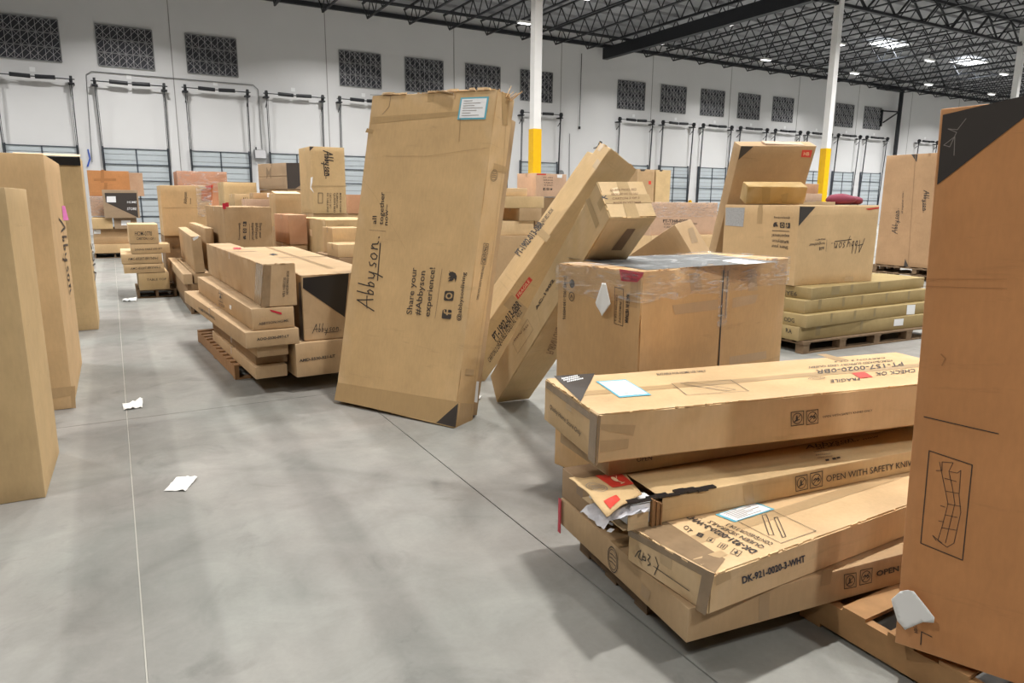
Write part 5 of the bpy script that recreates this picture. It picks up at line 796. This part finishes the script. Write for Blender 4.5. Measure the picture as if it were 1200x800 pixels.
 'w2b': {'P': [3.443, 14.02, 0.14, 0.9, 0.7, 0.9, 1.235, 0.0, 0.0], 'name': 'carton', 'label': 'carton beneath the tall yellowish one', 'col': 'brown', 'dec': []},
 'w8': {'P': [2.62, 10.0, 0.6, -0.9, 0.86, 1.6, 0.77, 0.0, 0.0], 'name': 'big_carton', 'label': 'light-topped worn carton with white paper strips on its side', 'col': 'tan', 'dec': [{'face': 'left', 'kind': 'poly', 'p': [[0.075, 0.723], [0.169, 0.725], [0.224, 0.432], [0.106, 0.453]], 'part': 'paper_strip', 'mat': 'white'}, {'face': 'left', 'kind': 'poly', 'p': [[0.228, 0.714], [0.377, 0.705], [0.389, 0.36], [0.246, 0.392]], 'part': 'paper_strip', 'mat': 'white'}, {'face': 'left', 'kind': 'poly', 'p': [[0.561, 0.606], [0.76, 0.6], [0.766, 0.498], [0.597, 0.503]], 'part': 'sticker', 'mat': 'cream'}, {'face': 'front', 'kind': 'tape', 'p': [[0.18, 0.703], [0.267, 0.714], [0.256, 0.447], [0.17, 0.449]]}], 'fray': 1, 'seam': 'top'},
 'w8b': {'P': [2.64, 10.02, 0.14, -0.9, 0.86, 1.6, 0.455, 0.0, 0.0], 'name': 'carton', 'label': 'carton beneath the light-topped worn one', 'col': 'dark', 'dec': []},
 'WB': {'P': [10.3, 12.0, 0.93, 0.0, 2.0, 1.1, 0.725, 0.0, 0.0], 'name': 'wrapped_carton', 'label': 'long film-wrapped carton with item text between the leaning cartons', 'col': 'pinkish2', 'dec': [{'face': 'front', 'kind': 'text', 'p': [[0.3569, 0.2847], [1.0935, 0.2792], [0.3525, 0.3502]], 's': 'FT-T368-0200', 'b': 1}, {'face': 'front', 'kind': 'text', 'p': [[0.3855, 0.2283], [1.3859, 0.2287], [0.383, 0.2658]], 's': 'SOFA TABLE WITH DRAWERS'}, {'face': 'front', 'kind': 'text', 'p': [[0.3899, 0.1625], [0.8192, 0.1576], [0.3874, 0.2001]], 's': 'FURNITURE'}]},
 'WBb': {'P': [10.3, 11.95, 0.14, 0.0, 2.1, 1.1, 0.79, 0.0, 0.0], 'name': 'carton', 'label': 'carton beneath the long film-wrapped one', 'col': 'cream', 'dec': []},
 'fb1': {'P': [16.45, 20.0, 1.1, 0.0, 0.8, 0.8, 1.71, 0.0, 0.0], 'name': 'tall_carton', 'label': 'left of the two tall cartons standing before the far dock doors', 'col': 'brown', 'dec': [{'face': 'front', 'kind': 'poly', 'p': [[0.111, 1.703], [0.385, 1.711], [0.31, 1.643], [0.154, 1.639]], 'part': 'printed_corner', 'mat': 'ink'}, {'face': 'front', 'kind': 'poly', 'p': [[0.528, 1.304], [0.647, 1.307], [0.655, 1.187], [0.535, 1.184]], 'part': 'sticker', 'mat': 'red'}]},
 'fb2': {'P': [17.32, 20.0, 1.1, 0.0, 0.7, 0.8, 1.71, 0.0, 0.0], 'name': 'tall_carton', 'label': 'right of the two tall cartons standing before the far dock doors', 'col': 'tan', 'dec': [{'face': 'front', 'kind': 'poly', 'p': [[0.153, 1.714], [0.315, 1.718], [0.279, 1.657], [0.157, 1.654]], 'part': 'printed_corner', 'mat': 'ink'}]},
 'fbb': {'P': [16.4, 20.0, 0.14, 0.0, 1.7, 0.9, 0.96, 0.0, 0.0], 'name': 'wide_carton', 'label': 'wide carton carrying the two tall cartons before the far dock doors', 'col': 'brown', 'dec': []},
 'c6': {'P': [5.45, 11.0, 0.14, 0.0, 1.3, 0.9, 0.9, 0.0, 0.0], 'name': 'big_carton', 'label': 'large worn carton low behind the leaning cartons', 'col': 'brown', 'dec': []},
 'c5': {'P': [5.95, 11.05, 1.04, 0.0, 0.77, 0.8, 0.26, 0.0, 0.0], 'name': 'flat_carton', 'label': 'flattened carton on the large worn one behind the leaning cartons', 'col': 'cream', 'dec': []},
 'c4': {'P': [6.38, 11.0, 1.3, 0.0, 0.47, 0.7, 0.23, 0.0, 0.0], 'name': 'small_carton', 'label': 'small carton propping up the flat ones behind the leaning cartons', 'col': 'brown', 'dec': []},
 'c3': {'P': [6.05, 11.0, 1.53, 0.0, 0.85, 0.8, 0.21, 0.0, 0.0], 'name': 'flat_carton', 'label': 'flat taped carton below the rolled one, behind the leaning cartons', 'col': 'tan', 'dec': []},
 'c2': {'P': [6.1, 11.1, 1.74, 0.0, 0.5, 0.5, 0.14, 0.0, 0.0], 'name': 'rolled_carton', 'label': 'topmost loose carton of the pile behind the leaning cartons', 'col': 'cream', 'dec': []},
 'sb1': {'P': [11.52, 9.0, 1.69, 0.0, 0.46, 0.4, 0.15, 0.0, 0.0], 'name': 'small_carton', 'label': 'lower of two small cartons left of the far yellow column base', 'col': 'pinkish', 'dec': []},
 'sb2': {'P': [11.52, 9.02, 1.84, 0.0, 0.36, 0.35, 0.18, 0.0, 0.0], 'name': 'small_carton', 'label': 'upper of two small cartons left of the far yellow column base', 'col': 'rust2', 'dec': []},
 'sbb': {'P': [11.3, 9.0, 0.14, 0.0, 1.1, 1.0, 1.55, 0.0, 0.0], 'name': 'carton', 'label': 'large carton beneath the two small cartons', 'col': 'brown', 'dec': []},
 'mgb': {'P': [19.8, 14.0, 0.14, 0.0, 1.7, 1.2, 1.48, 0.0, 0.0], 'name': 'big_carton', 'label': 'large carton carrying the maroon bundle', 'col': 'tan', 'dec': []},
 'c1': {'P': [7.024, 11.5, 1.739, 12.9, 0.839, 0.524, 0.436, 0.0, 0.0], 'name': 'carton', 'label': 'salmon carton with text rows and a white sticker near the nearer column', 'col': 'pinkish2', 'dec': [{'face': 'front', 'kind': 'poly', 'p': [[0.019, 0.422], [0.269, 0.43], [0.27, 0.406], [0.019, 0.399]], 'part': 'red_tape', 'mat': 'red'}, {'face': 'front', 'kind': 'poly', 'p': [[0.574, 0.423], [0.718, 0.428], [0.708, 0.363], [0.576, 0.367]], 'part': 'shipping_label', 'mat': 'white'}, {'face': 'front', 'kind': 'text', 'p': [[0.2021, 0.3471], [0.4577, 0.3509], [0.2016, 0.3693]], 's': 'PT-1902'}, {'face': 'front', 'kind': 'text', 'p': [[0.2033, 0.2996], [0.4591, 0.3028], [0.2027, 0.3218]], 's': 'DINING'}, {'face': 'front', 'kind': 'text', 'p': [[0.2044, 0.252], [0.4604, 0.2546], [0.2039, 0.2742]], 's': 'TABLE'}, {'face': 'front', 'kind': 'text', 'p': [[0.2055, 0.2044], [0.4618, 0.2063], [0.205, 0.2266]], 's': 'TOP'}, {'face': 'front', 'kind': 'fsq', 'p': [[0.1961, 0.1182], [0.2653, 0.1193], [0.195, 0.166]]}, {'face': 'front', 'kind': 'camera', 'p': [[0.2885, 0.1197], [0.3584, 0.1208], [0.2873, 0.1677]]}, {'face': 'front', 'kind': 'bird', 'p': [[0.3818, 0.1212], [0.4524, 0.1223], [0.3805, 0.1694]]}]},
 'c1b': {'P': [7.03, 11.52, 0.14, 12.9, 0.9, 0.55, 1.59, 0.0, 0.0], 'name': 'carton', 'label': 'carton beneath the salmon one', 'col': 'dark', 'dec': []},
 'T0': {'P': [-1.163, 4.477, 0.0, -1.6, 0.7, 0.8, 1.7, 0.0, 0.0], 'name': 'tall_carton', 'label': 'tall carton mostly cut off by the left edge, nearest of the row', 'col': 'tan', 'dec': []},
 'T1': {'P': [-1.103, 6.37, 0.0, -0.2, 0.7, 1.783, 1.968, 0.0, 0.0], 'name': 'tall_carton', 'label': 'tall carton with a pink tag and sideways script name at the left edge', 'col': 'tan2', 'dec': [{'face': 'right', 'kind': 'script', 'p': [[0.8956, 1.4709], [1.1317, 0.7245], [1.5502, 1.4625]], 'w': 0.02}, {'face': 'right', 'kind': 'poly', 'p': [[1.443, 1.575], [1.901, 1.57], [2.268, 1.419], [1.382, 1.443]], 'part': 'pink_tag', 'mat': 'pink'}, {'face': 'front', 'kind': 'tape', 'p': [[0.565, 0.181], [0.725, 0.182], [0.721, 0.112], [0.556, 0.092]]}, {'face': 'front', 'kind': 'tape', 'p': [[0.692, 0.144], [0.721, 0.14], [0.712, 0.0], [0.684, 0.004]]}]},
 'T2': {'P': [-0.976, 10.216, 0.0, 0.0, 0.7, 0.869, 2.133, 0.0, 0.0], 'name': 'tall_carton', 'label': 'tall narrow carton with a dark open top, farthest of the left edge row', 'col': 'tan', 'dec': [{'face': 'right', 'kind': 'text', 'p': [[0.4117, 1.0695], [0.4158, 0.5686], [1.6391, 1.0018]], 's': 'SOFA'}]},
}

for key, d in BOXES.items(): make_carton(key, d)

# ---------------------------------------------------------------- pallets
def pallet(x, y, rz, w, l, label, mat='pallet_wood', z=0, h=.14, group=None):
    """deck boards run along x (width w), stringers along y (length l)"""
    r = empty('pallet', (x, y, z), (0, 0, radians(rz))); tag(r, label, 'pallet', group)
    t = .016; nb = max(5, int(l/.17)); bw = .095; rr = random.Random(int(x*91+y*37))
    for i in range(nb):
        yy = (l-bw)*i/(nb-1); o = MB().box(0, w, yy, yy+bw, h-t, h-.001).build('deck_board', mat, r)
    for xx in (0, w/2-.02, w-.04): MB().box(xx, xx+.04, 0.001, l-.001, t, h-t-.0005).build('stringer', mat, r)
    for yy in (0, l/2-bw/2, l-bw): MB().box(0, w, yy, yy+bw, .0005, t-.0005).build('bottom_board', mat, r)
    return r
pallet(.86, 6.72, 3, 1.15, 2.1, 'brown wooden pallet under the left foreground stack, its end sticking out', 'pallet_wood_mid')
pallet(2.30, .10, 0, 1.3, 1.55, 'light wooden pallet under the tall right-edge carton')
pallet(1.75, 1.95, -7, 1.8, .58, 'wooden pallet hidden beneath the front right carton stack', 'pallet_wood_dark')
pallet(2.30, 2.72, 12.4, 1.35, .52, 'wooden pallet hidden beneath the wrapped carton', 'pallet_wood_dark')
# pallet with three-block opening below the rear right stack: stringers run across, so turn it
def block_pallet(x, y, rz, w, l, label, h=.14, z=0, mat='pallet_wood_dark'):
    r = empty('pallet', (x, y, z), (0, 0, radians(rz))); tag(r, label, 'pallet'); t = .018
    for i in range(8): yy = (l-.1)*i/7; MB().box(0, w, yy, yy+.1, h-t, h-.001).build('deck_board', mat, r)
    for i in range(5 if w > 2 else 4):
        xx = (w-.12)*i/(4 if w > 2 else 3)
        MB().box(xx, xx+.12, 0, l, h-2*t, h-t-.0004).build('cross_board', mat, r)
        for yy in (0.0, l/2-.06, l-.12): MB().box(xx+.01, xx+.11, yy+.004, yy+.11, t, h-2*t-.0004).build('block', mat, r)
    for yy in (0, l/2-.05, l-.1): MB().box(0, w, yy, yy+.1, .0005, t-.0004).build('bottom_board', mat, r)
    return r
block_pallet(6.57, 5.00, -2.3, 2.55, 1.22, 'weathered wooden pallet with open blocks under the stack of flat cartons at right')
block_pallet(15.30, 8.0, -2.6, .9, 2.05, 'lower of two pallets under the double-width carton at far right')
block_pallet(15.30, 8.0, -2.6, .9, 2.05, 'upper of two pallets under the double-width carton at far right', z=.14)
for i, (x, y, w, l, lab) in enumerate((
    (.25, 13.15, .6, 1.1, 'pallet under the small aisle stack'), (-.52, 22.55, 1.0, 1.9, 'pallet under the far left stack'),
    (.88, 11.0, .48, 2.6, 'pallet under the upright thin cartons'), (.84, 14.5, .82, .9, 'pallet under the red-taped wrapped carton'),
    (1.36, 10.66, .66, 1.8, 'pallet under the icon-printed carton'), (2.345, 10.98, .24, 1.1, 'pallet under the reddish carton'),
    (10.35, 12.0, 2.0, 1.0, 'pallet under the long film-wrapped carton'), (5.5, 11.05, 1.2, .8, 'pallet under the pile behind the leaning cartons'),
    (7.1, 11.62, .8, .5, 'pallet under the salmon carton'), (11.35, 9.05, 1.0, .9, 'pallet under the two small cartons by the column'),
    (16.45, 20.05, 1.6, .8, 'pallet under the two tall cartons at the far dock doors'), (19.9, 14.05, 1.5, 1.1, 'pallet under the maroon bundle'),
    (3.45, 14.07, .7, .8, 'pallet under the tall script-name carton'), (3.62, 17.15, .7, 1.1, 'pallet under the half-black carton'),
    (2.64, 10.05, .8, 1.5, 'pallet under the light-topped worn carton'), (2.5, 8.56, .4, 1.0, 'pallet behind the tall aisle carton'),
    (4.75, 16.05, .4, .7, 'pallet under the open pinkish carton'), (2.4, 15.1, .55, 1.1, 'pallet under the pinkish carton'),
    (2.45, 17.0, .5, .7, 'pallet under the small script-name carton'), (2.4, 18.1, .6, .9, 'pallet under the pale carton'),
    (1.6, 20.1, 1.1, 1.1, 'pallet under the orange film-wrapped carton'), (2.5, 12.66, .36, .5, 'pallet under the open-topped carton'))):
    pallet(x, y, 18.5 if 'half-black' in lab else 12.9 if 'salmon' in lab else 0, w, l, 'wooden '+lab, 'pallet_wood_dark')

# ---------------------------------------------------------------- loose things
def sheet(name, label, cat, corners, z=.002, curl=.012, mat='paper', seed=1):
    """a thin crumpled sheet lying on the floor, corners in world metres"""
    n = 8; V = []; Fc = []; a, b, c, d = [Vector(q) for q in corners]
    for side in (0, 1):
        for i in range(n+1):
            for j in range(n+1):
                s, t = i/n, j/n; p = (a.lerp(b, s)).lerp(d.lerp(c, s), t)
                h = curl*(abs(noise.noise(Vector((s*3+seed, t*3, 1))))*1.6 + (s*s*t*t)*.8)
                V.append((p.x, p.y, z+h+(0 if side else .0012)))
    N = (n+1)**2
    for i in range(n):
        for j in range(n):
            q = (i*(n+1)+j, (i+1)*(n+1)+j, (i+1)*(n+1)+j+1, i*(n+1)+j+1); Fc.append(q); Fc.append(tuple(N+k for k in q[::-1]))
    rim = [i*(n+1) for i in range(n+1)]+[n*(n+1)+j for j in range(1, n+1)]+[i*(n+1)+n for i in range(n-1, -1, -1)]+[j for j in range(n-1, 0, -1)]
    for k in range(len(rim)):
        u, w = rim[k], rim[(k+1) % len(rim)]; Fc.append((u, N+u, N+w, w))
    return tag(mesh_obj(name, V, Fc, mat, None, True), label, cat)
sheet('paper_scrap', 'white sheet of paper lying in the middle of the aisle floor, nearest', 'paper', [(.115,4.24,0),(.225,4.18,0),(.305,4.35,0),(.205,4.43,0)], seed=3)
sheet('paper_scrap', 'small crumpled white paper beside the pale floor line', 'paper', [(-.06,6.11,0),(.075,6.13,0),(.085,6.31,0),(-.065,6.29,0)], seed=8, curl=.03)
sheet('paper_scrap', 'tiny white paper scrap far down the aisle near the small stack', 'paper', [(.02,12.85,0),(.22,12.8,0),(.235,13.1,0),(.03,13.12,0)], seed=5, curl=.03)
sheet('paper_scrap', 'pale bit of paper on the floor behind the tall aisle carton', 'paper', [(2.37,5.12,0),(2.50,5.0,0),(2.62,5.12,0),(2.45,5.22,0)], seed=6, curl=.02)

def face_world(P, face, s, t, n=0):
    x, y, z, yaw, L, Wd, H, tx, ty = P
    M = Matrix.Translation((x, y, z)) @ Matrix.Rotation(radians(yaw), 4, 'Z') @ Matrix.Rotation(radians(tx), 4, 'X') @ Matrix.Rotation(radians(ty), 4, 'Y')
    o, sd, td, nn = [Vector(a) for a in FACES[face]]
    return M @ (Vector((o.x*L, o.y*Wd, o.z*H))+sd*s+td*t+nn*n)
def curled(name, label, key, face, outline, lift, mat='paper', cat='paper'):
    """paper stuck to a carton at one end; outline in face metres, lift(s,t) gives its distance from the face"""
    P = BOXES[key]['P']; bm = bmesh.new(); vs = [bm.verts.new((a, b, 0)) for a, b in outline]; bm.faces.new(vs)
    bmesh.ops.triangulate(bm, faces=bm.faces[:])
    for it in range(4):
        ed = [e for e in bm.edges if e.calc_length() > .02]
        if not ed: break
        bmesh.ops.subdivide_edges(bm, edges=ed, cuts=1); bmesh.ops.triangulate(bm, faces=[f for f in bm.faces if len(f.verts) > 3])
    for v in bm.verts: a, b = v.co.x, v.co.y; v.co = face_world(P, face, a, b, .006+lift(a, b))
    me = bpy.data.meshes.new(name); bm.to_mesh(me); bm.free(); me.materials.append(MATS[mat]); me.shade_smooth()
    o = bpy.data.objects.new(name, me); COL.objects.link(o)
    sm = o.modifiers.new('thickness', 'SOLIDIFY'); sm.thickness = .001
    return tag(o, label, cat)
curled('paper_note', 'torn white paper note stuck to the side of the wrapped carton', 'MB', 'left', [[0.334, 1.098], [0.372, 1.101], [0.424, 1.0], [0.344, 0.924], [0.304, 0.973], [0.297, 0.991]], lambda s, t: .004+.35*max(0, s-.33)+.15*max(0, .33-s))
curled('paper_note', 'curled white paper note peeling off the foot of the tall right-edge carton', 'TR', 'left', [[0.011, 0.204], [0.031, 0.215], [0.049, 0.217], [0.117, 0.15], [0.116, 0.131], [0.084, 0.119], [0.034, 0.071], [0.009, 0.095], [-0.011, 0.153], [-0.014, 0.167]], lambda s, t: .012+.03*(s-0.043)**2*40)


def bundle():
    r = empty('fabric_bundle', (20.0, 14.3, 1.62)); tag(r, 'maroon fabric bundle lying on a carton before the far dock doors', 'bundle')
    for k, (cx, cy, sx, sy, sz) in enumerate(((.45, .35, .5, .4, .17), (.95, .35, .42, .36, .14))):
        V = []; Fc = []; n, m_ = 14, 9
        for i in range(m_+1):
            th = pi*i/m_
            for j in range(n):
                ph = 2*pi*j/n; q = 1+.22*noise.noise(Vector((cos(ph)*1.6+k*4, sin(ph)*1.6, th)))
                V.append((cx+sx*sin(th)*cos(ph)*q, cy+sy*sin(th)*sin(ph)*q, max(0.003, sz+sz*cos(th)*q)))
        for i in range(m_):
            for j in range(n): Fc.append((i*n+j, (i+1)*n+j, (i+1)*n+(j+1) % n, i*n+(j+1) % n))
        mesh_obj('folded_cloth', V, Fc, 'maroon', r, True)
bundle()
# open flaps and ribbons
def small_parts():
    def find(lab): return [o for o in COL.objects if o.get('label') == lab][0]
    t = find(BOXES['w3']['label']); L, Wd, H = BOXES['w3']['P'][4:7]
    MB().box(0, L, 0, .35, 0, .006, Matrix.Translation((0, 0, H+.002)) @ Matrix.Rotation(radians(7), 4, 'X')).build('top_flap', 'cardboard', t, CARD['cream'])
    t = find(BOXES['T2']['label']); L, Wd, H = BOXES['T2']['P'][4:7]
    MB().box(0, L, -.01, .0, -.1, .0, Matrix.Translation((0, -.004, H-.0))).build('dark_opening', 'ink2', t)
    MB().box(0, L, 0, .4, 0, .006, Matrix.Translation((0, .0, H+.004)) @ Matrix.Rotation(radians(6), 4, 'X')).build('top_flap', 'cardboard', t, CARD['cream'])
    t = find(BOXES['u1']['label']); L, Wd, H = BOXES['u1']['P'][4:7]
    MB().box(0, .36, 0, .008, 0, H-.06, Matrix.Translation((L, .0, .02)) @ Matrix.Rotation(radians(12), 4, 'Z')).build('side_flap', 'cardboard', t, CARD['rust2'])
    t = find(BOXES['RB2']['label']); L, Wd, H = BOXES['RB2']['P'][4:7]
    MB().box(.35, .9, .03, .14, 0, .03, Matrix.Translation((0, 0, H+.004)) @ Matrix.Rotation(radians(2), 4, 'Y')).build('loose_flap', 'cardboard', t, CARD['pinkish'])
    t = find(BOXES['BB']['label']); L, Wd, H = BOXES['BB']['P'][4:7]
    f = MB(); rr = random.Random(4)
    for i in range(16):
        yy = rr.uniform(.02, Wd-.1); f.box(-.004, rr.uniform(.004, .03), yy, yy+rr.uniform(.03, .09), H-.004, H+rr.uniform(.004, .018))
    for i in range(5): f.bar((.12+i*.02, .0, H-.02), (.14+i*.025, -.02-.01*i, H+.03+rr.uniform(0, .04)), .02, .004)
    f.build('torn_edge', 'frayed_paper', t, CARD['cream'])['kind'] = 'stuff'
    MB().bar((-.006, .55, H+.008), (-.015, .38, H-.02), .016, .004).bar((-.015, .38, H-.02), (-.01, .37, H-.06), .014, .004).build('loose_strap', 'frayed_paper', t, CARD['greytan'])
    t = find(BOXES['v1']['label']); L, Wd, H = BOXES['v1']['P'][4:7]
    MB().box(.60, .86, -.012, -.004, .35, H+.01).box(.60, .86, -.012, Wd, H+.004, H+.012).build('stretch_film', 'film', t)
    for k in ('WB', 'v2', 'u2'):
        t = find(BOXES[k]['label']); L, Wd, H = BOXES[k]['P'][4:7]
        V = []; Fc = []; n = 30
        z0 = .55*H if k != 'u2' else 0
        for i in range(n+1):
            for j in range(7): V.append((-.01+(L+.02)*i/n, -.010-.012*abs(noise.noise(Vector((i*.6, j*1.7, 3)))), z0+(H+.01-z0)*j/6+.02*noise.noise(Vector((i*.3, j*.2, 1)))*(j == 0)))
        for i in range(n):
            for j in range(6): Fc.append((i*7+j, (i+1)*7+j, (i+1)*7+j+1, i*7+j+1))
        mesh_obj('stretch_film', V, Fc, 'film', t, True)
    # ribbons of red tape standing proud
    t = find(BOXES['w7']['label']); H = BOXES['w7']['P'][6]
    MB().box(-.01, .03, -.01, .0, H-.03, H+.05).box(.03, .07, -.004, .004, H+.0, H+.06).build('red_tag', 'redfilm', t)
    t = find(BOXES['FR1']['label']); Wd, H = BOXES['FR1']['P'][5:7]
    MB().box(-.012, -.008, Wd-.03, Wd-.005, H-.17, H-.0).build('red_ribbon', 'redfilm', t)
small_parts()
